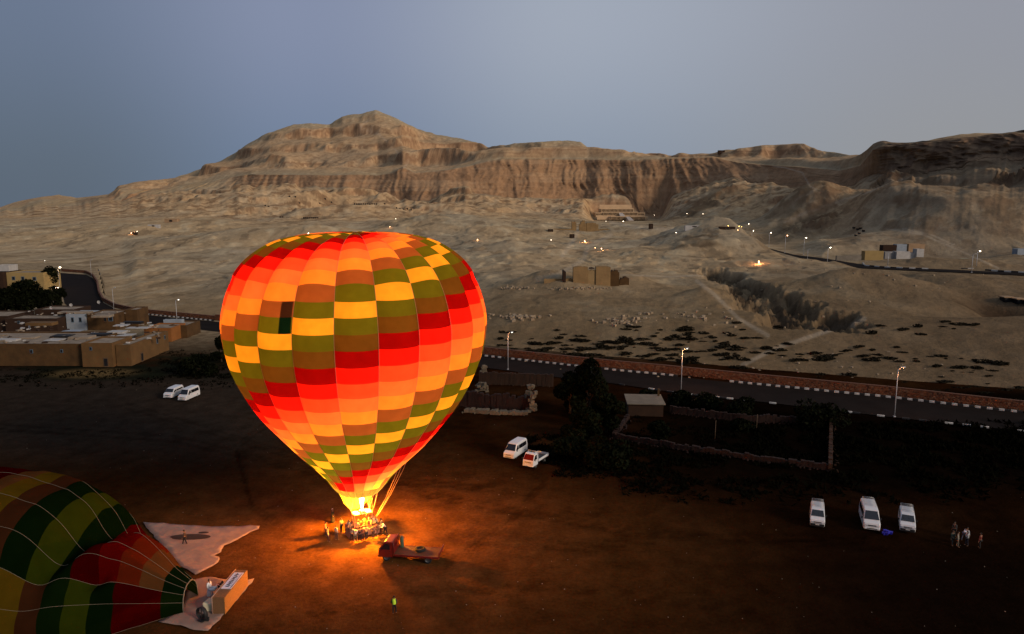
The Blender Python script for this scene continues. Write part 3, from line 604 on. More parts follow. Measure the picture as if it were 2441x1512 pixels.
# flame: a lit lamp of the place; fill lamps added above it
M_flame = bpy.data.materials.new('burner_flame'); M_flame.use_nodes = True; n_ = M_flame.node_tree.nodes; n_.clear()
o_ = n_.new('ShaderNodeOutputMaterial'); e_ = n_.new('ShaderNodeEmission'); e_.inputs[0].default_value = (1.0, .86, .55, 1); e_.inputs[1].default_value = 10; M_flame.node_tree.links.new(e_.outputs[0], o_.inputs[0])
MB().lathe([(0.02, 2.86), (0.10, 3.0), (0.16, 3.4), (0.24, 3.9), (0.33, 4.6), (0.36, 5.4), (0.30, 6.4), (0.18, 7.4), (0.02, 8.2)], 14, (0.12, 0, 0)).build('flame', M_flame, frame)
def point(name, loc, e, col, rad, parent=None):
    d = bpy.data.lights.new(name, 'POINT'); d.energy = e; d.color = col; d.shadow_soft_size = rad
    o = bpy.data.objects.new(name, d); COL.objects.link(o); o.location = loc; o.parent = parent; return o
FW = (1.0, .60, .27)
point('flame_and_fill_light', (0.12, 0, 3.3), 128000, (1.0, .31, .010), 0.22, hb)
point('flame_and_fill_light', (0.12, 0, 7.0), 2700, FW, 0.5, hb)
point('flame_and_fill_light', (0.0, 0, 12.0), 3700, FW, 1.0, hb)  # fill lamp added above the flame, for light bounced inside the envelope
point('flame_and_fill_light', (0.0, 0, 20.0), 6600, FW, 1.5, hb)  # second added fill, higher up, evening out the envelope's glow

# ---- second balloon, half inflated on its side, mouth to the right
M0 = at(455, 1442, 0.0); fb = empty('inflating_balloon', M0, label='half inflated balloon lying on its side at the left edge, dim reds, golds and greens', cat='balloon')
FAB2 = [fabric('slack_' + m.name, tuple(v * k for v in c), 0.42) for m, c, k in zip(FAB, [(.20, .003, .003), (.42, .008, .006), (.50, .06, .015), (.50, .20, .06), (.46, .28, .02), (.22, .075, .028), (.025, .07, .012), (.17, .24, .015), (.015, .05, .010), (.12, .05, .010)], [.27, .27, .27, .24, .24, .25, .22, .2, .22, .25])]  # dimmed nylons, darkness of the picture corner put into their colours
axd = Vector((-1.0, 0.035, 0)).normalized(); axn = Vector((-axd.y, axd.x, 0))      # along the envelope, and across it
if axn.y > 0: axn = -axn                                                        # across, towards the camera
def env2(th, s):
    """th: 0 = near the ground on the camera side .. pi = far side"""
    Rr = float(np.interp(s, [0, 1.5, 3, 5, 8, 12, 16, 20, 26, 32, 38], [1.5, 2.5, 3.7, 5.2, 7.2, 9.0, 10.0, 10.4, 10.6, 9.0, 3.0]))
    Hh = float(np.interp(s, [0, 1.5, 3, 5, 8, 12, 16, 20, 26, 32, 38], [2.3, 3.4, 4.8, 6.6, 8.6, 10.6, 11.7, 12.0, 12.0, 9.0, 2.0]))
    c, sn = math.cos(th), math.sin(th)
    x = abs(c) ** 0.85 * (1 if c > 0 else -1) * Rr; z = max(sn, 0) ** 0.80 * Hh
    # deep fold running from the top down to the camera side
    sf = 8.6 + 2.4 * math.cos(th + 0.25); dl = (s - sf)
    k = math.exp(-(dl / 1.7) ** 2) * math.sin(min(max(th, 0), math.pi)) ** 0.5 * (1 if 0.45 < th < 2.4 else math.exp(-((th - (0.45 if th < 1 else 2.4)) / 0.3) ** 2))
    z *= 1 - 0.34 * k; x *= 1 - 0.12 * k
    k2 = math.exp(-((s - 4.0 - 0.5 * x) / 0.9) ** 2) * math.exp(-((th - 0.75) / 0.25) ** 2); z *= 1 - 0.25 * k2; x *= 1 - 0.2 * k2
    w = float(pn(s / 4.5, th * 2.2, 3.3)) * 0.45 + float(pn(s / 1.3, th * 5.0, 7.3)) * 0.10
    w += 0.16 * float(pn(th * 9.0, s / 5.0, 1.7)) * math.exp(-s / 5) - 0.10 * abs(float(pn(s / 2.2 + th * 2.5, th * 3.0, 11.0)))
    gf = (th / GA2) % 1; lob = 0.018 * Rr * (math.sin(math.pi * gf) ** 0.7 - 0.5)
    f = 1 + (lob + w * min(1, s / 4)) / max(Rr, 1)
    return axd * s + axn * (x * f) + Vector((0, 0, z * f + 0.02))
NG2 = 9; GA2 = math.pi / NG2; TH0 = 0.0
bl = 1.55
def strip2(mb, g, s0, s1, m, nf=7, ns=6):
    vs, fs = [], []
    for j in range(ns + 1):
        for i in range(nf + 1): vs.append(env2((g + i / nf) * GA2, s0 + (s1 - s0) * j / ns))
    for j in range(ns):
        for i in range(nf):
            a = j * (nf + 1) + i; fs.append((a, a + 1, a + nf + 2, a + nf + 1))
    mb.add(vs, fs, m, True)
for g in range(0, NG2):
    nb = 19
    for b in range(nb):
        s0 = b * bl if b else 0.0
        near_ = [6, 0, 0, 8, 7, 6, 5, 4, 3, 0, 0, 1, 2, 3, 4, 5, 6, 7, 8, 9]; far_ = [8, 3, 2, 1, 0, 8, 7, 8, 5, 4, 3, 0, 0, 1, 2, 3, 4, 5, 6, 7]
        ci = near_[b] if g < 2 else far_[b]
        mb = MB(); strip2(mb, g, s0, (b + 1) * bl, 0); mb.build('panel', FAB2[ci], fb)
for g in range(0, NG2 + 1):
    pts = [env2(g * GA2, 0.05 + 30 * k / 90) for k in range(91)]
    MB().tube([p + Vector((0, 0, 0.03)) for p in pts], 0.014, n=5, cap=False).build('load_tape', M_tape2, fb)
# black sheet painting the shade inside the mouth, and a torn looking hem
pts = [env2(math.pi * k / 24, 0.0) for k in range(25)]
MB().add([p + axd * 2.5 for p in pts] + [Vector((0, 0, .1)) + axd * 2.5], [(k, k + 1, 25) for k in range(24)]).build('mouth_shade', mat('mouth_shade_black', (.006, .006, .006), 0.9), fb)
MB().tube(pts, 0.05, n=5).build('mouth_hem', M_tape2, fb)
# ------------------------------------------------------------ people
SKIN = [mat('skin_tan', (.22, .11, .06), 0.6), mat('skin_brown', (.12, .06, .035), 0.6)]
def skin_mesh(name, nodes, edges, root=0, sub=1):
    me = bpy.data.meshes.new(name); me.from_pydata([n[:3] for n in nodes], edges, [])
    ob = bpy.data.objects.new('tmp', me); COL.objects.link(ob)
    sk_ = ob.modifiers.new('s', 'SKIN'); sk_.use_smooth_shade = True
    for i, n in enumerate(nodes):
        v = me.skin_vertices[0].data[i]; r = n[3]; v.radius = (r, n[4] if len(n) > 4 else r); v.use_root = (i == root)
    if sub: sb = ob.modifiers.new('b', 'SUBSURF'); sb.levels = sub; sb.render_levels = sub
    dg = bpy.context.evaluated_depsgraph_get(); dg.update()
    out = bpy.data.meshes.new_from_object(ob.evaluated_get(dg)); out.name = name
    bpy.data.objects.remove(ob); return out
def joints(p):
    """p: bend (forward lean), hands [(x,y,z)]*2 or None, step"""
    J = {}
    hz = 0.93 - p.get('sink', 0); bend = p.get('bend', 0.0)
    def T(y, z):                                         # rotate torso about the hips
        return (y * math.cos(bend) + (z - hz) * math.sin(bend), hz - y * math.sin(bend) + (z - hz) * math.cos(bend))
    J['pel'] = (0, 0, hz)
    for n, z, y in (('sp', 1.15, 0.0), ('ch', 1.36, 0.0), ('nk', 1.50, 0.01), ('hd', 1.60, 0.02)):
        yy, zz = T(y, z - p.get('sink', 0)); J[n] = (0, yy, zz)
    st = p.get('step', 0.10)
    for s, k in ((-1, 'l'), (1, 'r')):
        yy, zz = T(0.0, 1.43 - p.get('sink', 0)); J[k + 'sh'] = (s * 0.19, yy, zz)
        h = p.get('hands', [None, None])[0 if s < 0 else 1]
        if h is None: h = (s * 0.27, 0.06, 0.84)
        sh = Vector(J[k + 'sh']); hv = Vector(h); mid = (sh + hv) / 2; L = (hv - sh).length
        off = math.sqrt(max(0.0, 0.29 ** 2 - (L / 2) ** 2)) if L < 0.58 else 0.0
        J[k + 'el'] = tuple(mid + Vector((s * 0.5, -0.35, -0.8)).normalized() * off); J[k + 'wr'] = tuple(h)
        J[k + 'hip'] = (s * 0.095, 0, hz - 0.04); fy = s * st
        J[k + 'kn'] = (s * 0.105, fy * 0.5 + 0.03, 0.50); J[k + 'an'] = (s * 0.11, fy, 0.085); J[k + 'to'] = (s * 0.125, fy + 0.15, 0.035)
    return J
def person_meshes(p):
    J = joints(p)
    order = ['pel', 'sp', 'ch', 'nk', 'lsh', 'lel', 'lwr', 'rsh', 'rel', 'rwr', 'lhip', 'lkn', 'lan', 'lto', 'rhip', 'rkn', 'ran', 'rto']
    rad = dict(pel=(.14, .10), sp=(.125, .09), ch=(.15, .10), nk=(.055, .055), sh=(.055, .055), el=(.043, .043), wr=(.028, .028), hip=(.085, .085), kn=(.058, .058), an=(.04, .04), to=(.04, .03))
    def rr(k): return rad[k] if k in rad else rad[k[1:]]
    E_ = [('pel', 'sp'), ('sp', 'ch'), ('ch', 'nk'), ('ch', 'lsh'), ('lsh', 'lel'), ('lel', 'lwr'), ('ch', 'rsh'), ('rsh', 'rel'), ('rel', 'rwr'), ('pel', 'lhip'), ('lhip', 'lkn'), ('lkn', 'lan'), ('lan', 'lto'), ('pel', 'rhip'), ('rhip', 'rkn'), ('rkn', 'ran'), ('ran', 'rto')]
    def part(keys, grow, name):
        ks = [k for k in order if k in keys]; nd = [(*J[k], rr(k)[0] + grow, rr(k)[1] + grow) for k in ks]
        ed = [(ks.index(a), ks.index(b)) for a, b in E_ if a in ks and b in ks]
        return skin_mesh(name, nd, ed, 0)
    body = part(order, 0.0, 'body')
    bm = bmesh.new(); bm.from_mesh(body)
    # head with nose and ears, hands with five fingers: added to the same mesh
    h = Vector(J['hd']); bend = p.get('bend', 0) * 0.4
    M = Matrix.Translation(h + Vector((0, 0.01, 0.05))) @ Matrix.Rotation(-bend, 4, 'X')
    bmesh.ops.create_uvsphere(bm, u_segments=12, v_segments=9, radius=1.0, matrix=M @ Matrix.Diagonal((.075, .095, .118, 1)))
    bmesh.ops.create_cone(bm, cap_ends=True, segments=5, radius1=.017, radius2=.006, depth=.045, matrix=M @ Matrix.Translation((0, .1, -.01)) @ Matrix.Rotation(0.3, 4, 'X'))
    for s in (-1, 1): bmesh.ops.create_uvsphere(bm, u_segments=6, v_segments=4, radius=1.0, matrix=M @ Matrix.Translation((s * .076, -.005, 0)) @ Matrix.Diagonal((.012, .022, .034, 1)))
    for k, s in (('l', -1), ('r', 1)):
        w = Vector(J[k + 'wr']); e = Vector(J[k + 'el']); d = (w - e).normalized(); sd = d.cross(Vector((0, 1, .2))).normalized(); nrm = d.cross(sd)
        mb = MB(); mb.tube([w - d * .01, w + d * .05, w + d * .09], [.03, .042, .036], 6)
        for q in range(4):
            b0 = w + d * .085 + sd * (q - 1.5) * .018; L = (.065, .078, .072, .055)[q]
            mb.tube([b0, b0 + d * L * .5 + nrm * .008, b0 + d * L + nrm * .03], [.0095, .009, .007], 5)
        b0 = w + d * .03 + sd * .035; mb.tube([b0, b0 + d * .03 + sd * .02, b0 + d * .06 + sd * .022 + nrm * .01], [.011, .010, .008], 5)
        t = mb.mesh('t'); bm.from_mesh(t); bpy.data.meshes.remove(t)
    bm.to_mesh(body); bm.free()
    for q in body.polygons: q.use_smooth = True
    hair = MB(); vs = []
    hb_ = bmesh.new(); bmesh.ops.create_uvsphere(hb_, u_segments=12, v_segments=8, radius=1.0, matrix=M @ Matrix.Translation((0, -.012, .018)) @ Matrix.Diagonal((.083, .098, .115, 1)))
    Mi = M.inverted()
    bmesh.ops.delete(hb_, geom=[v for v in hb_.verts if (Mi @ v.co).z < -0.03 or ((Mi @ v.co).y > 0.045 and (Mi @ v.co).z < 0.06)], context='VERTS')
    hair = bpy.data.meshes.new('hair'); hb_.to_mesh(hair); hb_.free()
    shirt = part(['pel', 'sp', 'ch', 'lsh', 'lel', 'rsh', 'rel'] + (['lwr', 'rwr'] if p.get('long', True) else []), 0.018, 'shirt')
    legs = part(['pel', 'lhip', 'lkn', 'lan', 'rhip', 'rkn', 'ran'], 0.016, 'trousers')
    robe = None
    if p.get('robe'):
        mb = MB(); mb.lathe([(.15, 1.36), (.17, 1.1), (.18, .92), (.21, .6), (.25, .25), (.27, .10), (.265, .10)], 16); robe = mb.mesh('robe')
    return dict(body=body, hair=hair, shirt=shirt, trousers=legs, robe=robe)
POSE = dict(stand=person_meshes({}), walk=person_meshes(dict(step=0.24, hands=[(-.25, .2, .95), (.25, -.12, .9)])),
            lean=person_meshes(dict(bend=0.55, step=0.2, hands=[(-.20, .72, 1.15), (.20, .74, 1.15)])),
            hold=person_meshes(dict(bend=0.1, hands=[(-.20, .45, 1.18), (.20, .45, 1.18)])),
            up=person_meshes(dict(hands=[(-.28, .18, 1.95), (.22, .4, 1.25)])),
            robe=person_meshes(dict(robe=True, hands=[(-.26, .05, .84), (.24, .16, .95)])),
            bent=person_meshes(dict(bend=1.0, step=0.22, hands=[(-.16, .75, .55), (.16, .75, .55)])),
            hips=person_meshes(dict(hands=[(-.2, .09, .98), (.2, .09, .98)])))
CL = {}
def cloth(c):
    k = tuple(c)
    if k not in CL: CL[k] = mat('cloth_%d' % len(CL), c, 0.85, var=0.12, scale=6, bump=0.01, bscale=14)
    return CL[k]
HAIRM = mat('black_hair', (.012, .010, .009), 0.7)
def person(loc, face, pose, shirt, trous, label, group, hair=None, skin=0, scale=1.0, vest=None, cap=None):
    ms = POSE[pose]; r = empty('person', loc, face - math.pi / 2, label=label, cat='person', group=group); r.scale = (scale,) * 3
    def sub(name, me, m):
        o = bpy.data.objects.new(name, me); COL.objects.link(o); o.parent = r
        if not me.materials: me.materials.append(m)
        o.material_slots[0].link = 'OBJECT'; o.material_slots[0].material = m; return o
    sub('body', ms['body'], SKIN[skin])
    sub('cap' if cap else 'hair', ms['hair'], cloth(cap) if cap else (hair or HAIRM))
    sub('shirt', ms['shirt'], cloth(shirt))
    if ms['robe']: sub('robe', ms['robe'], cloth(trous))
    else: sub('trousers', ms['trousers'], cloth(trous))
    if vest:
        mb = MB(); mb.lathe([(.165, .98), (.175, 1.1), (.19, 1.3), (.17, 1.44), (.09, 1.49)], 14)
        sub('safety_vest', mb.mesh('vest'), cloth(vest))
    return r
def towards(p, q): return math.atan2(q.y - p.y, q.x - p.x)
WH, YW, OR, DK, BR, GY, OL = (.60, .58, .53), (.60, .48, .24), (.60, .30, .12), (.012, .011, .014), (.10, .05, .03), (.16, .15, .15), (.09, .10, .05)
GC = "crew and helpers standing round the glowing basket"
def C2(x, y): return at((x / 6.1025 + 720) / 1.0246, (y / 6.1025 + 1180) / 1.0246)
BC = BX + Vector((0.1, 0, 0))
crew = [((565, 590), 'robe', (.02, .018, .02), (.018, .015, .018), 'person in a dark robe and white cap standing alone behind the glowing basket', dict(cap=(.7, .68, .62)), None),
        ((495, 878), 'stand', YW, (.10, .04, .03), 'person in a cream shirt and brown trousers, leftmost by the glowing basket', {}, None),
        ((620, 852), 'hips', WH, (.12, .06, .04), 'person in a white shirt and brown trousers, second from left at the basket', {}, None),
        ((694, 738), 'stand', (.72, .50, .16), DK, 'person in a yellow shirt and black trousers behind the left basket end', {}, None),
        ((905, 893), 'lean', WH, (.11, .11, .08), 'person in grey trousers leaning a white sleeve on the basket front', {}, 1),
        ((970, 882), 'hold', (.02, .018, .022), DK, 'person all in black gripping the front of the glowing basket', {}, 1),
        ((1068, 852), 'lean', (.65, .45, .14), (.03, .025, .03), 'person in a yellow shirt leaning on the middle of the basket front', {}, 1),
        ((1232, 802), 'hold', (.16, .07, .05), (.13, .09, .06), 'person in brown patterned clothes at the right corner of the basket', {}, 1),
        ((1352, 772), 'lean', WH, DK, 'person in a white shirt pushing against the right end of the basket', {}, 1),
        ((462, 800), 'stand', (.22, .15, .13), (.10, .05, .04), 'person in grey clothes half hidden behind the leftmost cream shirt', {}, None),
        ((768, 780), 'lean', (.30, .06, .05), (.20, .08, .06), 'person in dark red clothes bending over the left end of the basket', {}, 1),
        ((1010, 868), 'hold', (.30, .10, .05), (.05, .03, .03), 'person in rust coloured clothes between the black clad and yellow shirted helpers', {}, 1),
        ((1170, 835), 'hold', (.14, .12, .07), BR, 'person in olive clothes gripping the right half of the basket front', {}, 1),
        ((850, 870), 'hold', (.45, .40, .34), (.07, .05, .05), 'person in a grey beige shirt at the left front corner of the basket', {}, 1),
        ((1290, 745), 'stand', (.62, .52, .30), (.06, .03, .02), 'person in a pale yellow shirt standing behind the right basket end', {}, None)]
for (x, y), pose, sh, tr, lab, kw, tgt in crew:
    p = C2(x, y); f = towards(p, BC) if tgt else towards(p, BC) + random.uniform(-.5, .5)
    if pose == 'robe': f = towards(p, BC) + 0.4
    if x > 1300: f = math.atan2(ex.y, ex.x) + math.pi
    person(p, f, pose, sh, tr, lab, GC, **kw)
GP = "passengers standing in the basket of the glowing balloon"
pas = [(-1.5, .3, 'stand', WH, 'passenger in white, leftmost in the glowing basket'), (-1.45, -.35, 'up', OR, 'passenger in orange by the left front corner of the basket'), (-1.0, .42, 'stand', (.25, .05, .05), 'passenger in dark red behind the left front corner'),
       (-.7, -.25, 'stand', (.35, .30, .26), 'passenger in grey under the left heat shield'), (-.35, .4, 'stand', (.03, .03, .05), 'passenger in black left of the burners'), (-.05, -.3, 'hold', (.32, .12, .08), 'passenger in brown just below the burners'),
       (.35, .35, 'up', (.45, .2, .1), 'pilot figure with one arm raised to the burners'), (.75, -.3, 'stand', (.22, .10, .08), 'passenger in brown under the right heat shield'), (1.05, .35, 'stand', WH, 'passenger in white at the back right of the basket'),
       (1.4, .42, 'stand', (.75, .66, .42), 'passenger in cream, farthest back at the right end'), (1.45, -.2, 'hold', (.75, .68, .40), 'passenger in pale yellow leaning on the right front rim'), (1.0, -.35, 'stand', (.72, .55, .22), 'passenger in yellow right of the front middle')]
for i, (x, y, pose, sh, lab) in enumerate(pas):
    p = BX + bx(x, y, 0.13); person(p, towards(p, Vector((0, 0, 0))) + random.uniform(-.9, .9), pose, sh, DK if i % 2 else BR, lab.replace('passenger', 'person').replace('pilot figure', 'person') , GP, scale=0.97)
# others in the field
def D_(x, y): return at(x, y)
person(D_(441, 1299), R(200), 'walk', (.05, .03, .025), DK, 'lone person in dark clothes walking across the pale spread sheet', None)
person(D_(940, 1463), R(80), 'hips', (.03, .04, .03), DK, 'lone person in a fluorescent yellow vest in the foreground field', None, vest=(.55, .80, .05))
person(D_(500, 1422), R(-20), 'robe', (.72, .72, .72), (.62, .62, .64), 'person in a long white robe beside the tipped basket', None)
person(D_(524, 1414), R(-40), 'bent', (.012, .012, .02), DK, 'person in black bending over the tipped basket', None)
GR = "people standing in the dark at the right edge"
def C5(x, y): return at((x / 3.6 + 1860) / 1.0246, (y / 3.6 + 980) / 1.0246)
for (x, y, pose, sh, tr, lab) in ((1772, 1225, 'bent', (.70, .72, .80), (.05, .06, .10), 'person in a bright white shirt bending, farthest of the dark group'), (1716, 1280, 'stand', (.30, .28, .22), (.10, .09, .07), 'person in faded beige standing left of the white shirts'),
        (1800, 1272, 'hips', (.60, .58, .54), (.02, .02, .03), 'person in a white shirt nearest in the dark group at right'), (1688, 1190, 'stand', (.05, .05, .05), (.03, .03, .03), 'person in black barely visible behind the beige one'),
        (1915, 1292, 'stand', (.16, .03, .02), (.02, .02, .02), 'person in dark red, rightmost of the group'), (1670, 1268, 'stand', (.03, .05, .04), (.02, .03, .03), 'person in dark green, leftmost of the group')):
    person(C5(x, y), random.uniform(-3, 3), pose, sh, tr, lab, GR)
# ------------------------------------------------------------ vehicles (x = width, +y = front)
M_white = mat('white_car_paint', (.60, .61, .62), 0.28, var=0.06, scale=1.2, spec=0.5); M_glass = mat('dark_window_glass', (.008, .009, .012), 0.06, spec=0.7)
M_tyre = mat('tyre_rubber', (.012, .012, .012), 0.85); M_rimm = mat('grey_wheel_rim', (.09, .09, .09), 0.4, 0.6); M_blk = mat('black_trim', (.015, .015, .016), 0.6)
M_hl = mat('headlight_lens', (.55, .57, .60), 0.15, spec=0.8); M_plate = mat('number_plate', (.55, .55, .5), 0.5); M_tail = mat('tail_light', (.30, .01, .01), 0.3)
M_red = mat('red_truck_paint', (.13, .007, .005), 0.35, var=0.25, scale=2, spec=0.5); M_rack = mat('rack_metal', (.42, .43, .44), 0.45, 0.5); M_bed = mat('truck_bed_boards', (.09, .04, .018), 0.7, var=0.3, scale=3, stretch=(6, 1, 1))
def wheels(root, pts, r=0.34, w=0.22):
    for x, y in pts:
        t = MB(); t.lathe([(r * .62, -w / 2), (r * .93, -w / 2), (r, -w / 2 + .03), (r, w / 2 - .03), (r * .93, w / 2), (r * .62, w / 2)], 20, (x, y, r), axis='X'); tt = t.build('wheel', M_tyre, root)
        s = 1 if x > 0 else -1
        q = MB(); q.lathe([(.0, s * (w / 2 - .05)), (r * .25, s * (w / 2 - .03)), (r * .55, s * (w / 2 - .06)), (r * .63, s * (w / 2 - .01))], 16, (x, y, r), axis='X'); q.build('rim', M_rimm, tt)
def quad(mb, a, b, c, d, m=0): mb.add([a, b, c, d], [(0, 1, 2, 3)], m)
def slab(name, pts, m, parent, t):
    """thin plate: polygon pts pushed out by vector t"""
    n = len(pts); vs = [Vector(p) for p in pts] + [Vector(p) + Vector(t) for p in pts]
    mb = MB(); mb.add(vs, [tuple(range(n))[::-1], tuple(range(n, 2 * n))] + [(i, (i + 1) % n, n + (i + 1) % n, n + i) for i in range(n)])
    return mb.build(name, m, parent)
def minibus(loc, rz, label, group, high=True, rack=None, paint=M_white, L=4.75, W=1.75, low=None):
    H = 2.22 if high else 1.9
    r = empty('minibus', loc, rz, label=label, cat='minibus', group=group)
    hl = L / 2
    P = [(-hl, .32), (-hl + .02, H * .55), (-hl + .10, H - .22), (-hl + .32, H - .02), (hl - 2.0, H), (hl - 1.35, H - .08), (hl - .62, 1.22), (hl - .12, 1.02), (hl, .72), (hl - .02, .34), (hl - .10, .26), (-hl + .06, .26)]
    def wx(z): return W / 2 * (1 - 0.02 if z < .5 else 1.0) - max(0, z - 1.05) * 0.115
    st = []
    for f in (-1.0, -0.86, 0.86, 1.0):
        ins = 0.06 if abs(f) == 1.0 else 0.0
        cyy = sum(p[0] for p in P) / len(P); czz = 1.1
        st.append([(f * wx(z), y * (1 - ins * .5), z if not ins else z + (czz - z) * 0.035) for y, z in P])
    n = len(P); vs = [v for s_ in st for v in s_]; fs = []
    for i in range(3):
        for k in range(n): fs.append((i * n + k, i * n + (k + 1) % n, (i + 1) * n + (k + 1) % n, (i + 1) * n + k))
    fs.append(tuple(range(n))[::-1]); fs.append(tuple(3 * n + k for k in range(n)))
    mb = MB().add(vs, fs, 0, False); bo = mb.build('body', paint, r); bev(bo, .05, 3)
    y0, y1 = hl - 1.35, hl - .62; z0, z1 = H - .08, 1.22
    def ws(t, x): return (x, y0 + (y1 - y0) * t + .012, z0 + (z1 - z0) * t + .02)
    slab('windscreen', [ws(.12, -wx(z0) + .12), ws(.12, wx(z0) - .12), ws(.97, wx(z1) - .07), ws(.97, -wx(z1) + .07)], M_glass, r, (0, .02, .015))
    for s in (-1, 1):
        def sw(y, z): return (s * (wx(z) + .004), y, z)
        t = (s * .012, 0, .002)
        slab('side_window', [sw(hl - 1.40, H - .34), sw(hl - 1.72, H - .34), sw(hl - 1.74, 1.28), sw(hl - .84, 1.28)], M_glass, r, t)
        ws_ = (L - 2.3) / 2
        for k in range(2):
            a = hl - 1.90 - k * ws_; slab('side_window', [sw(a, H - .36), sw(a - ws_ + .06, H - .36), sw(a - ws_ + .06, 1.28), sw(a, 1.28)], M_glass, r, t)
        slab('headlight', [(s * .80, hl - .03, .86), (s * .50, hl + .00, .82), (s * .50, hl + .00, .70), (s * .82, hl - .06, .70)], M_hl, r, (0, .02, .0))
        MB().box((s * (W / 2 + .12), hl - .95, 1.28), (.14, .08, .22)).build('mirror', M_blk, r, bevel=.02)
        slab('tail_light', [(s * .78, -hl - .002, 1.0), (s * .66, -hl - .002, 1.0), (s * .66, -hl - .002, .7), (s * .78, -hl - .002, .7)], M_tail, r, (0, -.01, 0))
        MB().box((s * (W / 2 + .006), hl - 1.75, 1.02), (.02, .14, .035)).build('door_handle', M_blk, r)
    slab('rear_window', [(-.62, -hl - .0 + .03, H * .55 + .62), (.62, -hl + .03, H * .55 + .62), (.66, -hl - .01, H * .55 + .1), (-.66, -hl - .01, H * .55 + .1)], M_glass, r, (0, -.03, 0))
    g = MB(); 
    for k in range(3): g.box((0, hl + .005, .72 + k * .055), (.86, .03, .025))
    g.build('grille', M_blk, r)
    MB().box((0, hl + .01, .44 if low else .42), (W * .93, .12, .34 if low else .20)).build('bumper', low or paint, r, bevel=.04)
    MB().box((0, hl + .072, .44), (W * .62, .02, .08)).build('air_intake', M_blk, r)
    MB().box((0, hl + .085, .54), (.42, .02, .10)).build('number_plate', M_plate, r)
    for s in (-1, 1): MB().tube([(s * .25, hl - .72, 1.33), (s * .30 + .25, hl - .95, 1.62)], .012, 4).build('wiper', M_blk, r)
    wheels(r, [(-W / 2 + .13, hl - .95), (W / 2 - .13, hl - .95), (-W / 2 + .13, -hl + 1.0), (W / 2 - .13, -hl + 1.0)])
    if rack:
        q = MB(); a, b = rack
        for x in (-.62, .62):
            q.tube([(x, a, H + .20), (x, b, H + .20)], .022, 5)
            for y in np.linspace(a, b, 5): q.tube([(x, y, H - .06), (x, y, H + .2)], .014, 4)
        for y in np.linspace(a, b, 9): q.tube([(-.62, y, H + .08), (.62, y, H + .08)], .016, 4)
        for y in (a, b): q.tube([(-.62, y, H + .2), (.62, y, H + .2)], .022, 5)
        q.build('roof_rack', M_rack, r)
    return r
def front_to(x0, y0, x1, y1):                             # heading so that local +y points from rear to front in the picture
    a, b = at(x0, y0), at(x1, y1); return math.atan2(b.y - a.y, b.x - a.x) - math.pi / 2, (a + b) / 2
GV = "white minibuses parked round the launch field"
rz, c = front_to(424, 941, 398, 953); minibus(Vector((c.x, c.y + .6, 0)), rz, 'white low roofed minibus half hidden behind another one at the left', GV, high=False, L=4.5)
rz, c = front_to(466, 944, 436, 957); minibus(c, rz, 'white high roofed minibus in front of its twin on the left of the field', GV)
rz, c = front_to(1243, 1076, 1214, 1095); minibus(c, rz, 'white high roofed minibus beside the white flatbed truck', GV)
def veh(x, y): return at(x, y)
rz, c = front_to(1946, 1228, 1947, 1260); minibus(c, rz, 'small white van with a grey roof rack, leftmost of the three at right', GV, high=False, L=4.1, W=1.6, rack=(-1.9, .2), low=M_blk)
rz, c = front_to(2064, 1228, 2077, 1268); minibus(c, rz, 'white high roofed minibus with a roof rack, middle of the three at right', GV, rack=(-2.1, .2), L=5.0)
rz, c = front_to(2157, 1240, 2162, 1273); minibus(c, rz, 'small white van with a long roof rack, rightmost of the three', GV, high=False, L=4.1, W=1.6, rack=(-1.9, .2), low=M_blk)
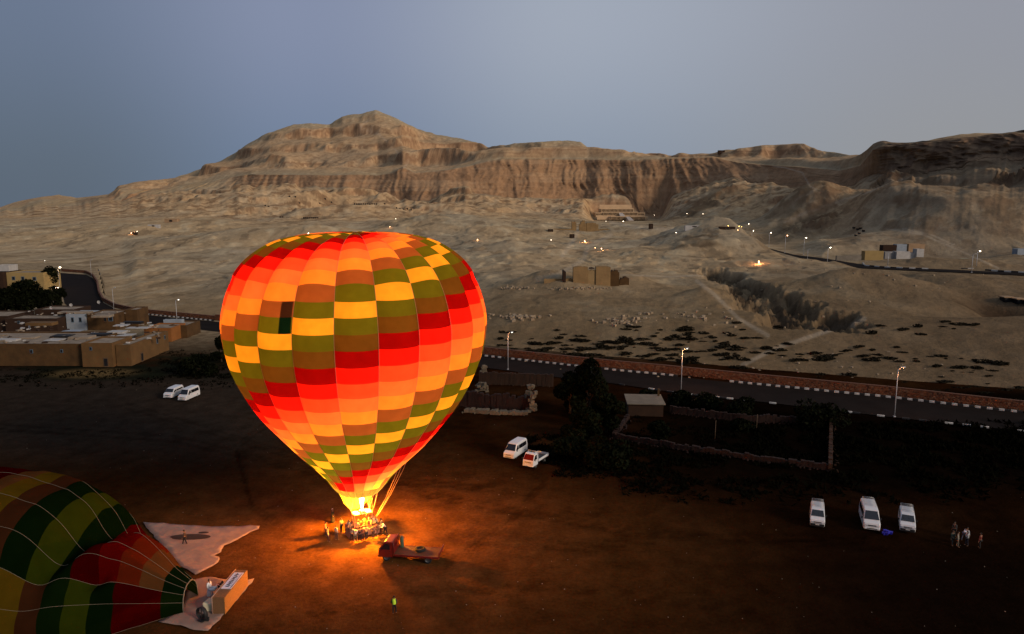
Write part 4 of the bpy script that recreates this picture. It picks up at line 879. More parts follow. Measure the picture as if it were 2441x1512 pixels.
def truck(loc, rz, label, paint, L, W, cabL, boards, group=None, wind=M_glass, lowered=False, seatcol=None):
    r = empty('flatbed_truck', loc, rz, label=label, cat='truck', group=group); hl = L / 2; H = 2.1; f = hl
    P = [(f - cabL, .45), (f - cabL, H - .1), (f - cabL + .12, H), (f - .75, H), (f - .62, H - .05), (f - .06, 1.25), (f, 1.15), (f, .42)]
    mb = MB(); n = len(P); vs = []
    for s in (-1, 1): vs += [(s * (W / 2 - max(0, z - 1.2) * .10), y, z) for y, z in P]
    fs = [tuple(range(n))[::-1], tuple(range(n, 2 * n))] + [(i, (i + 1) % n, n + (i + 1) % n, n + i) for i in range(n)]
    cab_ = mb.add(vs, fs, 0).build('cab', paint, r); bev(cab_, .045, 3)
    w1, w2 = W / 2 - .17, W / 2 - .08
    slab('windscreen', [(-w1, f - .59, H - .12), (w1, f - .59, H - .12), (w2, f - .10, 1.30), (-w2, f - .10, 1.30)], wind, r, (0, .03, .015))
    for s in (-1, 1):
        def sw(y, z): return (s * (W / 2 - max(0, z - 1.2) * .10 + .003), y, z)
        slab('side_window', [sw(f - .72, H - .2), sw(f - cabL + .3, H - .2), sw(f - cabL + .3, 1.28), sw(f - .22, 1.28)], M_glass, r, (s * .012, 0, 0))
        slab('headlight', [(s * (W / 2 - .08), f + .003, .80), (s * (W / 2 - .36), f + .003, .80), (s * (W / 2 - .36), f + .003, .63), (s * (W / 2 - .08), f + .003, .63)], M_hl, r, (0, .02, 0))
        MB().tube([(s * W / 2, f - .3, 1.35), (s * (W / 2 + .2), f - .2, 1.5), (s * (W / 2 + .2), f - .2, 1.2)], .015, 4).build('mirror_arm', M_blk, r)
        MB().box((s * (W / 2 + .2), f - .2, 1.42), (.14, .05, .28)).build('mirror', M_blk, r, bevel=.02)
        MB().box((s * (W / 2 + .004), f - cabL + .35, 1.1), (.02, .16, .04)).build('door_handle', M_blk, r)
    MB().box((0, f + .03, .50), (W * .96, .12, .18)).build('bumper', paint if paint is M_white else M_blk, r, bevel=.03)
    MB().box((0, f + .10, .50), (.45, .02, .12)).build('number_plate', M_plate, r)
    g = MB(); [g.box((0, f + .008, .92 + k * .06), (W * .6, .02, .03)) for k in range(3)]; g.build('grille', M_blk, r)
    b0, b1 = -hl, f - cabL - .12
    MB().box((0, (b0 + b1) / 2, .78), (W + .1, b1 - b0, .08)).build('load_bed', M_bed if paint is not M_white else mat('grey_bed', (.045, .05, .05), .7), r)
    MB().box((0, (b0 + f) / 2 - .2, .58), (.7, L - .5, .18)).build('chassis', M_blk, r)
    for s in (-1, 1):
        if boards: MB().box((s * (W / 2 + .06), (b0 + b1) / 2, .82 + boards / 2), (.04, b1 - b0, boards)).build('side_board', paint, r, bevel=.01)
        else: MB().box((s * (W / 2 + .06), (b0 + b1) / 2, .74), (.04, b1 - b0, .20)).build('bed_edge', paint, r)
    MB().box((0, b1 + .02, 1.15), (W, .05, .7)).build('headboard', paint, r)
    hbd = MB()
    for x in (-W / 2 + .05, W / 2 - .05): hbd.tube([(x, b1 + .05, .8), (x, b1 + .05, H + .15)], .035, 6)
    hbd.tube([(-W / 2 + .05, b1 + .05, H + .12), (W / 2 - .05, b1 + .05, H + .12)], .03, 6); hbd.build('rack', paint, r)
    if lowered: MB().box((0, b0 - .08, 1.0), (W + .1, .06, .62), rx=R(12)).build('tailgate', paint, r, bevel=.015)
    else: MB().box((0, b0 - .03, .82 + boards / 2), (W + .1, .04, boards or .3)).build('tailgate', paint, r)
    for s in (-1, 1): MB().box((s * (W / 2 - .12), b0 - .07, .62), (.2, .04, .1)).build('tail_light', M_tail, r)
    wheels(r, [(-W / 2 + .14, f - .85), (W / 2 - .14, f - .85), (-W / 2 + .14, -hl + 1.1), (W / 2 - .14, -hl + 1.1)], r=.40, w=.26)
    return r
rz, c = front_to(1290, 1096, 1252, 1120); truck(Vector((c.x + .3, c.y + .2, 0)), rz, 'small white flatbed truck with low side boards beside the white minibus', M_white, 4.6, 1.7, 1.45, .35, wind=mat('reddish_windscreen', (.05, .006, .006), .08, spec=.7))
a_, b_ = at(1050, 1345), at(903, 1335); rzr = math.atan2(b_.y - a_.y, b_.x - a_.x) - math.pi / 2
RT = (a_ + b_) / 2 + Vector((0, .9, 0)); truck(RT, rzr, 'red truck with an empty open flatbed standing right of the glowing basket', M_red, 6.4, 2.05, 1.55, 0, lowered=True)
def on_truck(x, y, z): return RT + Matrix.Rotation(rzr, 3, 'Z') @ Vector((x, y, z))
p = on_truck(.2, -1.0, .825); tb = empty('coiled_fan_belt', p, label='black ring shaped tyre lying on the red truck bed', cat='tyre'); tb.name = 'spare_tyre'
MB().lathe([(.30, .0), (.50, .0), (.58, .08), (.58, .2), (.50, .28), (.30, .28), (.27, .14), (.30, .0)], 24).build('tread', M_tyre, tb); MB().lathe([(.0, .1), (.2, .1), (.29, .14)], 16).build('rim', M_rimm, tb)
p = on_truck(1.25, 1.25, 0); gc = empty('gas_cylinder', on_truck(.72, 1.15, .825), label='green gas cylinder with a steel collar behind the red truck cab', cat='gas cylinder')
MB().lathe([(.0, 0), (.19, 0), (.20, .05), (.20, .95), (.16, 1.08), (.06, 1.14)], 16).build('bottle', mat('green_cylinder_paint', (.05, .10, .07), .4), gc); MB().lathe([(.15, 1.08), (.15, 1.24), (.13, 1.24), (.13, 1.1)], 16).build('collar', M_rimm, gc)
# blue folded thing on the ground beside the middle van
p = at((1098 / 3.6 + 1860) / 1.0246, (1165 / 3.6 + 980) / 1.0246); mb = MB()
for k in range(7): mb.box((random.uniform(-.35, .35), random.uniform(-.2, .2), .1 + .1 * (k % 3)), (.45, .35, .2), rz=k, jit=.05)
mb.build('blue_bundle', mat('blue_tarpaulin', (.02, .02, .35), .6), None, p, label='crumpled blue bundle on the ground right of the middle roof rack minibus', cat='bundle')
# ---- tipped basket, sheet, fan
M_sheet = mat('pale_ground_sheet', (.26, .17, .13), .85, var=.12, scale=.5, bump=.12, bscale=.9)
def c3(x, y): return at((x / 3.368) / 1.0246, (y / 3.368 + 1100) / 1.0246)
def sheet(name, poly, label, cat, z=0.06):
    pts = [c3(*p) for p in poly]; dense = []
    for i, p in enumerate(pts):
        q = pts[(i + 1) % len(pts)]; n_s = max(2, int((q - p).length / .8))
        for k in range(n_s):
            v = p.lerp(q, k / n_s); dense.append(v + Vector((random.uniform(-.1, .1), random.uniform(-.1, .1), 0)))
    bm = bmesh.new(); top = [bm.verts.new((v.x, v.y, z)) for v in dense]; f = bm.faces.new(top); bmesh.ops.triangulate(bm, faces=[f])
    for _ in range(3): bmesh.ops.subdivide_edges(bm, edges=[e for e in bm.edges if e.calc_length() > .8], cuts=1, use_grid_fill=False); bmesh.ops.triangulate(bm, faces=bm.faces[:])
    for v in bm.verts: v.co.z = z + .05 + .07 * float(fbm(v.co.x / 1.1, v.co.y / 1.1, 2., 3))
    me = bpy.data.meshes.new(name); bm.to_mesh(me); bm.free()
    for q in me.polygons: q.use_smooth = True
    o = link(name, me, M_sheet, label=label, cat=cat); so = o.modifiers.new('s', 'SOLIDIFY'); so.thickness = .02; return o
sheet('ground_sheet', [(1180, 602), (1400, 610), (1600, 630), (1950, 635), (2060, 625), (2140, 630), (2130, 655), (2060, 682), (1950, 742), (1850, 792), (1812, 850), (1760, 876), (1810, 886), (1790, 930), (1700, 986), (1610, 1032), (1480, 960), (1300, 760)], 'large pale cloth spread on the ground beyond the half inflated balloon', 'sheet')
sheet('mouth_sheet', [(1560, 1090), (1640, 1062), (1760, 1055), (1900, 1075), (2090, 1070), (2045, 1125), (1850, 1360), (1812, 1400), (1750, 1452), (1720, 1490), (1600, 1480), (1450, 1440), (1310, 1410), (1450, 1340), (1490, 1270)], 'pale cloth on the ground under the mouth of the slack balloon and the basket', 'sheet')
hole = MB(); hole.lathe([(0.01, .16), (.9, .165), (1, .15)], 20); 
def hole_(x, y, rx_, ry_): 
    p = c3(x, y); o = hole.build('dark_patch', mat('dark_cloth', (.035, .018, .012), .9), None, p, label='dark oval cloth lying on the large pale sheet' if rx_ > 1 else 'small dark cloth scrap beyond the dark oval on the pale sheet', cat='cloth'); o.scale = (rx_, ry_, 1)
hole_(1565, 722, 2.3, .75); hole_(1675, 686, .6, .25)
def c8(x, y, z=0): return at((x / 8 + 380) / 1.0246, (y / 8 + 1360) / 1.0246, z)
q0, q1 = c8(1365, 1130, 0.1), c8(1810, 560, 0.1); dirb = (q1 - q0).normalized(); Lb = (q1 - q0).length; ab = math.atan2(dirb.y, dirb.x); nb_ = Vector((-dirb.y, dirb.x, 0))   # points left/back
tk = empty('tipped_basket', (q0 + q1) / 2, ab, label='wicker passenger basket tipped on its side by the slack balloon mouth', cat='basket')
M_under = mat('basket_underside_wood', (.34, .14, .035), .6, var=.3, scale=2, stretch=(1, 8, 8), bump=.01)
for k in range(5): MB().box((0, .03, .18 + k * .315), (Lb, .05, .30)).build('bottom_board', M_under, tk, bevel=.012)
MB().box((0, .62, .06), (Lb - .1, 1.1, .07)).build('side', M_wick, tk); MB().box((0, .62, 1.60), (Lb - .1, 1.1, .07)).build('side', M_wick, tk)
for x in (-Lb / 2 + .05, Lb / 2 - .05): MB().box((x, .62, .83), (.07, 1.1, 1.45)).build('side', M_wick, tk)
for x in (-.9, .9): MB().box((x, .62, .83), (.05, 1.06, 1.44)).build('divider', M_blk, tk)
MB().tube([(-Lb / 2, 1.2, .06), (Lb / 2, 1.2, .06), (Lb / 2, 1.2, 1.62), (-Lb / 2, 1.2, 1.62), (-Lb / 2, 1.2, .06)], .06, 8).build('rim', M_pad, tk)
MB().box((.45, .55, 1.66), (Lb * .58, .95, .035)).build('sign_board', mat('white_banner', (.62, .62, .68), .6), tk)
M_ink = mat('dark_ink', (.02, .02, .05), .6); mb = MB(); rr_ = random.Random(5)
for k in range(9):                                       # looping handwritten strokes as on the banner, too small to read
    x = -.75 + k * .28; y = .55
    mb.tube([(x, y - .18, 1.69), (x + .10, y + .22, 1.69), (x + .18, y - .05, 1.69), (x + .26, y + .12 * (k % 3 - 1), 1.69)], .028, 4)
mb.tube([(-.9, .16, 1.69), (.2, .12, 1.69), (1.8, .18, 1.69)], .03, 4); mb.build('lettering', M_ink, tk)
MB().tube([(-.4, 1.3, .5), (-.4, 2.1, .75), (-.4, 2.1, 1.2), (.5, 2.1, 1.2), (.5, 1.3, .9)], .04, 6).build('burner_frame', M_steel, tk)
for s in (.25, -.15): MB().lathe([(.12, 2.0), (.15, 2.35), (.12, 2.6)], 10, (s, 0, 1.0), axis='Y').build('burner', M_steel, tk)
MB().box((-Lb / 2 + .9, 1.75, .45), (1.3, .9, .8), jit=.12).build('padding', mat('cream_padding', (.50, .45, .30), .8), tk, bevel=.1)
p = c8(905, 1250, 0.15); fn = empty('inflation_fan', p, R(150), label='round black caged inflation fan on the pale mouth sheet', cat='fan')
cg = MB()
for rr2 in (.15, .3, .45, .55): cg.tube([(rr2 * math.cos(a), .1, .7 + rr2 * math.sin(a)) for a in np.linspace(0, 2 * math.pi, 25)], .015, 4, cap=False)
cg.build('front_guard', M_rimm, fn)
MB().lathe([(.58, -.22), (.60, -.2), (.60, .12), (.56, .12), (.56, -.2)], 28, (0, 0, .7), axis='Y').build('shroud', M_blk, fn)
for k in range(4): a = k * math.pi / 2; MB().box((.26 * math.cos(a), 0, .7 + .26 * math.sin(a)), (.44, .03, .12), ry=-a).build('blade', mat('wood_blade', (.12, .07, .04), .5), fn)
MB().box((0, -.35, .35), (.4, .35, .35)).build('engine', M_rimm, fn, bevel=.03); MB().box((0, -.1, .08), (.7, .7, .06)).build('base', M_blk, fn)
p = c8(1010, 1250, 0.15); mb = MB(); mb.box((0, 0, .17), (.3, .2, .32)); mb.tube([(-.1, 0, .34), (0, 0, .42), (.1, 0, .34)], .02, 5); mb.build('fuel_can', M_blk, None, p, label='small black fuel can beside the inflation fan', cat='fuel can')
# ------------------------------------------------------------ roads, kerbs, roadside wall, street lamps
M_asph = mat('asphalt', (.014, .0105, .0088), .85, var=.25, scale=.25, bump=.02, bscale=6, spec=.02)
M_kw = mat('white_kerb_paint', (.55, .53, .48), .8, var=.45, scale=3); M_kb = mat('black_kerb_paint', (.02, .02, .02), .8)
FAR = [(-300, 625), (0, 640), (147, 651), (205, 655), (222, 664), (232, 680), (236, 704), (246, 722), (275, 737), (329, 749), (515, 767), (700, 789), (900, 815), (1040, 835), (1152, 850), (1333, 870), (1464, 884), (1572, 894), (1776, 915), (2112, 948), (2428, 984), (2700, 1015)]
NEAR = [(-300, 690), (0, 690), (118, 683), (146, 690), (150, 706), (154, 722), (172, 742), (220, 756), (290, 764), (390, 775), (515, 790), (700, 815), (900, 843), (1040, 862), (1152, 876), (1318, 898), (1460, 914), (1625, 938), (1815, 958), (2129, 995), (2440, 1028), (2720, 1060)]
def ribbon(name, A, B, z, m, sub=6):
    a = [at(*p, z) if len(p) == 2 else Vector(p) for p in A]; b = [at(*p, z) if len(p) == 2 else Vector(p) for p in B]
    vs, fs = [], []
    for i in range(len(a) - 1):
        for k in range(sub + (i == len(a) - 2)):
            t = k / sub; p, q = a[i].lerp(a[i + 1], t), b[i].lerp(b[i + 1], t)
            for j in range(5): vs.append(p.lerp(q, j / 4))
    n = len(vs) // 5
    for i in range(n - 1):
        for j in range(4): fs.append((i * 5 + j, i * 5 + j + 1, i * 5 + j + 6, i * 5 + j + 5))
    mb = MB().add(vs, fs, 0, True); return mb.build(name, m, kind='structure')
ribbon('road', FAR, NEAR, 0.10, M_asph)
ribbon('back_road', [tuple(v + Vector((0, 0, .05))) for v in bru], [tuple(v + Vector((0, 0, .05))) for v in brl], 0, M_asph)
# dusty verge strip between road and fields
def walk(poly, step):
    out = []; acc = 0
    for p, q in zip(poly[:-1], poly[1:]):
        L = (q - p).length; d = (q - p) / L; t = acc
        while t < L: out.append((p + d * t, math.atan2(d.y, d.x))); t += step
        acc = t - L
    return out
kb = empty('kerb', (0, 0, 0), kind='structure'); KM = {}
def kerb_line(parent, poly, step, sz, skip=None, hmax=1e9, name='kerb_stone'):
    for i, (p, a) in enumerate(walk(poly, step)):
        if skip and skip(p, i): continue
        key = (sz, i % 2)
        if key not in KM:
            me = MB().box((0, 0, 0), sz).mesh('kerb_stone'); me.materials.append(M_kw if i % 2 else M_kb); KM[key] = me
        o = bpy.data.objects.new(name, KM[key]); COL.objects.link(o); o.parent = parent; o.location = p + Vector((0, 0, .10 + random.uniform(-.02, .02))); o.rotation_euler = (0, 0, a)
def projx(p): return CX + FPX * p.x / (p.y * cp + (CAMH - p.z) * sp_)
kf = [at(x, y - 1.5, 0.1) for x, y in FAR[8:]]
kerb_line(kb, [p for p in kf if projx(p) > 300 and projx(p) < 520], 1.05, (1.0, .3, .34), lambda p, i: not (328 < projx(p) < 508))
kerb_line(kb, [p for p in kf if projx(p) > 1000], 0.92, (.88, .32, .36), lambda p, i: not (1140 < projx(p) < 1612 or 1738 < projx(p) < 2440) or (i % 2 and random.random() < .05))
kn = [at(x, y + 1, 0.1) for x, y in NEAR[15:]]
kerb_line(kb, kn, 1.3, (1.2, .28, .26), lambda p, i: projx(p) > 2440 or random.random() < .42 or (1890 < projx(p) < 1990) or projx(p) < 1480 or (i % 2 == 0 and random.random() < .3))
kr = empty('back_kerb', (0, 0, 0), kind='structure')
bl_ = [at(x, y, BRZ) for x, y in ((2056, 628), (2060, 634), (2110, 638), (2150, 640), (2215, 642))]
kerb_line(kr, bl_, 3.0, (2.9, .8, .9)); kerb_line(kr, [at(2298, 641.5, BRZ), at(2322, 642, BRZ)], 3.0, (2.9, .8, .9)); kerb_line(kr, [at(2355, 645, BRZ), at(2400, 648, BRZ), at(2440, 650, BRZ)], 3.0, (2.9, .8, .9))
# wall of rough brown stone along the far side of the road
M_stone = mat('rough_brown_stone', (.17, .055, .020), .9, var=.35, scale=1.3, bump=.05, bscale=4); M_stone2 = mat('pale_brown_stone', (.19, .09, .045), .9, var=.3, scale=1.5, bump=.05); M_cap = mat('wall_cap', (.12, .050, .026), .9, var=.2, scale=1)
def stone_wall(pts, h, th, label, grp, nst, seed):
    r = empty('roadside_wall', pts[0], label=label, cat='wall', group=grp); rr = random.Random(seed); o0 = pts[0]
    core, cap_ = MB(), MB()
    for p, q in zip(pts[:-1], pts[1:]):
        d = q - p; L = d.length; a = math.atan2(d.y, d.x); c = (p + q) / 2 - o0
        core.box((c.x, c.y, h / 2), (L + .05, th, h), rz=a); cap_.box((c.x, c.y, h + .06), (L + .1, th + .12, .12), rz=a)
    core.build('core', M_cap, r); cap_.build('cap', M_cap, r)
    st = MB(); w = walk(pts, 1.0); tot = len(w)
    for _ in range(nst):
        p, a = w[rr.randrange(tot)]; n = Vector((-math.sin(a), math.cos(a), 0)); 
        if n.y > 0: n = -n
        t = Vector((math.cos(a), math.sin(a), 0)) * rr.uniform(-.6, .6)
        c = p - o0 + t + n * (th / 2 + .01); s = rr.uniform(.16, .42)
        st.box((c.x, c.y, rr.uniform(.12, h - .1)), (s * 1.3, .14, s * .8), m=rr.random() < .38, rz=a, ry=rr.uniform(-.3, .3), jit=.05)
    st.build('wall_stones', [M_stone, M_stone2], r, kind='stuff'); return r
wf = [at(x, y - 4 if x < 600 else y - 6, 0.05) for x, y in FAR[2:]]
for p in wf: p.z = 0
bends = [i for i, p in enumerate(FAR[2:]) if p[0] <= 515]
stone_wall(wf[:len(bends)], 1.3, .5, 'brown stone wall curving along the bend of the road at left', 'roadside walls', 1600, 1)
stone_wall(wf[len(bends) - 1:], 1.75, .55, 'long brown stone wall between the near road and the desert at right', 'roadside walls', 6500, 2)
# lamps
M_pole = mat('galvanised_pole', (.42, .43, .45), .5, .3); M_lit = bpy.data.materials.new('lit_lamp_glass')
def emis(name, c, s):
    m = bpy.data.materials.new(name); m.use_nodes = True; n = m.node_tree.nodes; n.clear(); o = n.new('ShaderNodeOutputMaterial'); e = n.new('ShaderNodeEmission'); e.inputs[0].default_value = (*c, 1); e.inputs[1].default_value = s
    m.node_tree.links.new(e.outputs[0], o.inputs[0]); return m
M_lw = emis('lit_white_lamp', (1, .80, .56), 16); M_lwd = emis('faint_lamp', (1, .92, .75), 3.0); M_lo = emis('lit_orange_lamp', (1, .48, .20), 18); M_off = mat('unlit_lamp_glass', (.4, .4, .38), .3)
def street_lamp(base, h, label, group, lit=M_lw, arm=.9, lr=.22, side=1, pr_=.09, light=0, lc=(1, .6, .3)):
    r = empty('street_lamp', base, label=label, cat='street lamp', group=group)
    MB().tube([(0, 0, -.3), (0, 0, h * .5), (0, 0, h)], [pr_, pr_ * .8, pr_ * .55], 8).build('pole', M_pole, r)
    MB().box((0, 0, .12), (pr_ * 4, pr_ * 4, .25)).build('base_plate', M_pole, r)
    MB().tube([(0, 0, h - .15), (side * arm * .5, 0, h + .22), (side * arm, 0, h + .30)], pr_ * .45, 6).build('arm', M_pole, r)
    MB().box((side * arm, 0, h + .33), (.7, .28, .14), ry=-side * .12, taper=.8).build('lamp_head', M_pole, r)
    MB().lathe([(.01, -lr * .8), (lr * .7, -lr * .5), (lr, 0), (lr * .7, lr * .3), (.01, lr * .35)], 10, (side * arm, 0, h + .26)).build('lamp_glass', lit or M_off, r)
    if light:
        point('lamp_light', (side * arm, 0, h - .4), light, lc, .3, r)
    return r
GL = 'street lamps along the near road'
for (x, y, h, lab, lit, lr) in ((1210.5, 882, 8.4, 'street lamp on the near road, first one right of the balloon', M_lwd, .2), (1622.6, 935, 8.6, 'street lamp on the near road above the flat roofed shed', M_lwd, .18), (2131, 995, 8.7, 'street lamp on the near road, rightmost and tallest in view', M_off, .2),
        (423, 782, 8.4, 'street lamp rising behind the small box house at left', M_lwd, .25), (271.6, 742, 8.0, 'unlit lamp post by the road bend behind the mud brick houses', M_off, .2), (218, 660, 8.5, 'unlit lamp post at the far side of the road bend', M_off, .2)):
    street_lamp(at(x, y), h, lab, GL, lit, lr=lr, light={1622.6: 1500, 1210.5: 500, 2131: 500}.get(x, 0), lc=(1, .36, .12))
street_lamp(at(143, 690), 9.5, 'lit street lamp beside the tall tree at the left road bend', GL, M_lw, lr=.4, light=500)
GB = 'street lamps along the back road'
for (xh, yh, xb, yb, lit, lab) in ((1787, 551.6, 1791, 577, M_lw, 'lit street lamp nearest the top of the sand hill'), (1830, 556, 1832, 588, M_lw, 'lit street lamp, second from the sand hill'), (1866.7, 562.5, 1870, 603, M_lo, 'orange lit street lamp, third from the sand hill'),
        (1911, 568, 1914.7, 607, M_lw, 'lit street lamp, fourth from the sand hill'), (1975, 591.4, 1971, 632, M_lw, 'lit street lamp left of the ruined yellow walled house'), (1924, 600, 1924, 618, M_off, 'unlit lamp post at the lower edge of the back road'),
        (2115, 604, 2115, 636, M_off, 'unlit lamp post below the white walled ruin'), (2325.8, 600, 2326, 641, M_lw, 'lit street lamp by the small box hut at right'), (2315, 607, 2315, 650, M_off, 'unlit lamp post just left of the right lit lamp')):
    b = at(xb, yb, BRZ); t = atY(xh, yh, b.y); street_lamp(b, max(6, t.z - b.z), lab, GB, lit, arm=1.2, lr=.38 if lit is not M_off else .3, pr_=.16, light=0)
# ------------------------------------------------------------ buildings
M_mud = mat('mud_brick', (.070, .036, .011), .95, var=.35, scale=.5, bump=.06, bscale=3); M_mud2 = mat('ochre_plaster', (.115, .062, .021), .95, var=.25, scale=.4, bump=.03); M_mud3 = mat('dark_mud', (.028, .013, .006), .95, var=.3, scale=.6, bump=.05)
M_lime = mat('whitewash', (.36, .355, .34), .9, var=.2, scale=.5); M_blueish = mat('pale_blue_wash', (.24, .28, .32), .9, var=.2, scale=.5); M_roofg = mat('dusty_roof', (.23, .185, .135), .95, var=.4, scale=.5, bump=.05); M_yell = mat('yellow_plaster', (.28, .20, .08), .9, var=.15, scale=.3)
M_hole = mat('dark_opening', (.006, .006, .007), .7); M_frame = mat('blue_window_frame', (.08, .13, .18), .7); M_wood = mat('old_wood', (.09, .055, .03), .8); M_sandst = mat('old_sandstone', (.30, .20, .115), .95, var=.25, scale=.25, bump=.12, bscale=.8); M_ruin = mat('mud_brick_ruin', (.235, .150, .065), .95, var=.25, scale=.22, bump=.15, bscale=.9)
def bld(name, label, cat, boxes, loc=(0, 0, 0), group=None, rz=0.0):
    """boxes: (x0,x1,y0,y1,z0,z1,part,material,features) walls as four slabs with a sunk roof"""
    r = empty(name, loc, rz, label=label, cat=cat, group=group)
    for (x0, x1, y0, y1, z0, z1, wm, rm, feats) in boxes:
        w = MB(); t = .35; 
        w.box(((x0 + x1) / 2, y0 + t / 2, (z0 + z1) / 2), (x1 - x0, t, z1 - z0), jit=.03); w.box(((x0 + x1) / 2, y1 - t / 2, (z0 + z1) / 2), (x1 - x0, t, z1 - z0), jit=.03)
        w.box((x0 + t / 2, (y0 + y1) / 2, (z0 + z1) / 2), (t, y1 - y0 - 2 * t - .01, z1 - z0 - .02)); w.box((x1 - t / 2, (y0 + y1) / 2, (z0 + z1) / 2), (t, y1 - y0 - 2 * t - .01, z1 - z0 - .02))
        wo = w.build('wall', wm, r)
        MB().box(((x0 + x1) / 2, (y0 + y1) / 2, z1 - .45), (x1 - x0 - .1, y1 - y0 - .1, .2)).build('roof', rm, r)
        for f in feats:
            k, u, zc, ww, hh = f[:5]; side = f[5] if len(f) > 5 else 'f'
            def place(nm, m, ww, hh, dd, off):
                if side == 'f': c, d = (x0 + u, y0 - off, zc), (ww, dd, hh)
                else: c, d = (x1 + off, y0 + u, zc), (dd, ww, hh)
                return MB().box(c, d).build(nm, m, r)
            fr_ = place('window' if k == 'w' else 'door', M_frame if k == 'w' else M_wood, ww, hh, .12, .02); pane = place('pane' if k == 'w' else 'panel', M_hole, ww * .72, hh * .78, .06, .075)
            pane.parent = fr_
    return r
def gx(x, y, z=0): return at(x, y, z)
GH = 'mud brick houses left of the balloon'
# front compound: boxes laid in metres from the picture's measured corners
A = gx(298, 875); fx, fy = A.x, A.y                       # its front right corner
bld('mud_brick_house', 'long low ochre mud brick house front at the left edge', 'house', [(-62, -10, 1.2, 18, 0, 5.2, M_mud, M_roofg, [('w', 30, 3.6, .7, .9), ('w', 40, 3.4, .7, .9), ('d', 20, 1.1, 1.1, 2.2), ('w', 47, 3.5, .6, .8)])], (fx, fy, 0), GH)
bld('mud_brick_house', 'projecting ochre house block with small high window, front of the row', 'house', [(-9.7, -2.6, 0, 9, 0, 5.6, M_mud2, M_roofg, [('w', 2.2, 4.3, .55, .8), ('d', 5.4, 1.1, 1.1, 2.2)])], (fx, fy, 0), GH)
bld('mud_brick_house', 'corner house with a bright ochre side wall and two small windows', 'house', [(-2.4, 1.0, 1.0, 20, 0, 5.0, M_mud2, M_roofg, [('w', 13, 3.5, .8, 1.3, 'r'), ('w', 17, 3.7, .7, 1.0, 'r'), ('d', 5, 1.1, 1.2, 2.2, 'r')])], (fx, fy, 0), GH)
rr = random.Random(3); rubb = []
def rooftop(x, y, z, kind, label):
    p = gx(x, y, z)
    if kind == 'slab':
        o = MB().box((0, 0, .08), (rr.uniform(3, 6), rr.uniform(2, 3.6), .12), rz=rr.uniform(-.2, .2), jit=.06).build('roof_sheet', M_blueish if 'blue' in label else M_lime, None, p, label=label, cat='roof sheet', group='loose sheets on the house roofs')
    elif kind == 'dish':
        r = empty('satellite_dish', p, rr.uniform(2.5, 3.6), label=label, cat='satellite dish', group='satellite dishes on the roofs')
        MB().lathe([(.01, .0), (.25, .03), (.45, .12), (.5, .17), (.45, .14), (.25, .05), (.01, .02)], 14, (0, 0, .9), axis='Y').build('dish', M_lime, r); MB().tube([(0, 0, 0), (0, 0, .9), (0, .3, .95)], .025, 5).build('mast', M_pole, r)
for (x, y, k, l) in ((130, 811, 'slab', 'pale sheet on the roof, nearest to the long front wall'), (172, 790, 'slab', 'pale blue sheet lying on the roof in front of the white house'), (262, 806, 'slab', 'white sheet behind the projecting house block'), (300, 800, 'slab', 'pale roof sheet at the corner house'), (330, 782, 'slab', 'pale sheet at the back of the corner house roof'), (290, 776, 'slab', 'grey white sheet on the back roof edge')):
    rooftop(x, y, 4.95, k, l)
for (x, y, l) in ((123, 741, 'white satellite dish on the roof left of the white house'), (170, 734, 'white satellite dish above the white house'), (236, 727, 'white satellite dish at the right of the high pale roof'), (72, 788, 'small white dish on the roof at far left')): rooftop(x, y, 5.2, 'dish', l)
B = gx(205, 788); 
bld('white_house', 'small whitewashed house with two blue windows and pale flat roof', 'house', [(-5.6, 0, 0, 8, 0, 4.9, M_blueish, M_roofg, [('w', 1.9, 3.2, .8, 1.5), ('w', 4.2, 3.2, .8, 1.5)])], (B.x, B.y, 0), None)
bld('mud_brick_house', 'brown house adjoining the white house on its right', 'house', [(.3, 8.5, .6, 10, 0, 4.9, M_mud, M_roofg, [('d', 5.4, 3.3, .9, 1.6), ('w', 7, 3.4, 1.3, 1.4)]), (8.8, 12.5, 6, 13, 0, 5.4, M_mud, M_roofg, [])], (B.x, B.y, 0), GH)
bld('mud_brick_house', 'dark brown house left of the white house with a higher pale roof', 'house', [(-18, -6, 5, 14, 0, 5.6, M_mud3, M_roofg, [('w', 9, 4.2, .7, .8)]), (-21, -5.9, -4, 4.5, 0, 4.2, M_mud3, M_roofg, [('w', 4, 3.1, .7, .8), ('w', 10, 3.0, .7, .8)])], (B.x, B.y, 0), GH)
bld('mud_brick_house', 'brown walled yard house at the far left edge', 'house', [(-48, -21.5, -2, 10, 0, 4.6, M_mud3, M_roofg, [('w', 20, 3.1, .7, .9), ('w', 9, 3.1, .7, .9)])], (B.x, B.y, 0), GH)
Cc = gx(405, 806)
bld('box_house', 'small square flat roofed house standing alone near the road', 'house', [(0, 4.9, 0, 9, 0, 3.6, M_mud, M_roofg, [])], (Cc.x, Cc.y, 0), None)
Cc = gx(345, 815)
bld('orange_house', 'low house with an orange front wall and pale blue upper wall', 'house', [(0, 7.4, 0, 9, 0, 3.8, mat('orange_plaster', (.22, .085, .02), .9, var=.2, scale=.4), M_roofg, [('w', 3, 2.6, .8, .8)]), (1.0, 6.2, 9.3, 11, 0, 4.6, M_blueish, M_roofg, [])], (Cc.x, Cc.y, 0), None)
Dd = gx(107, 694)
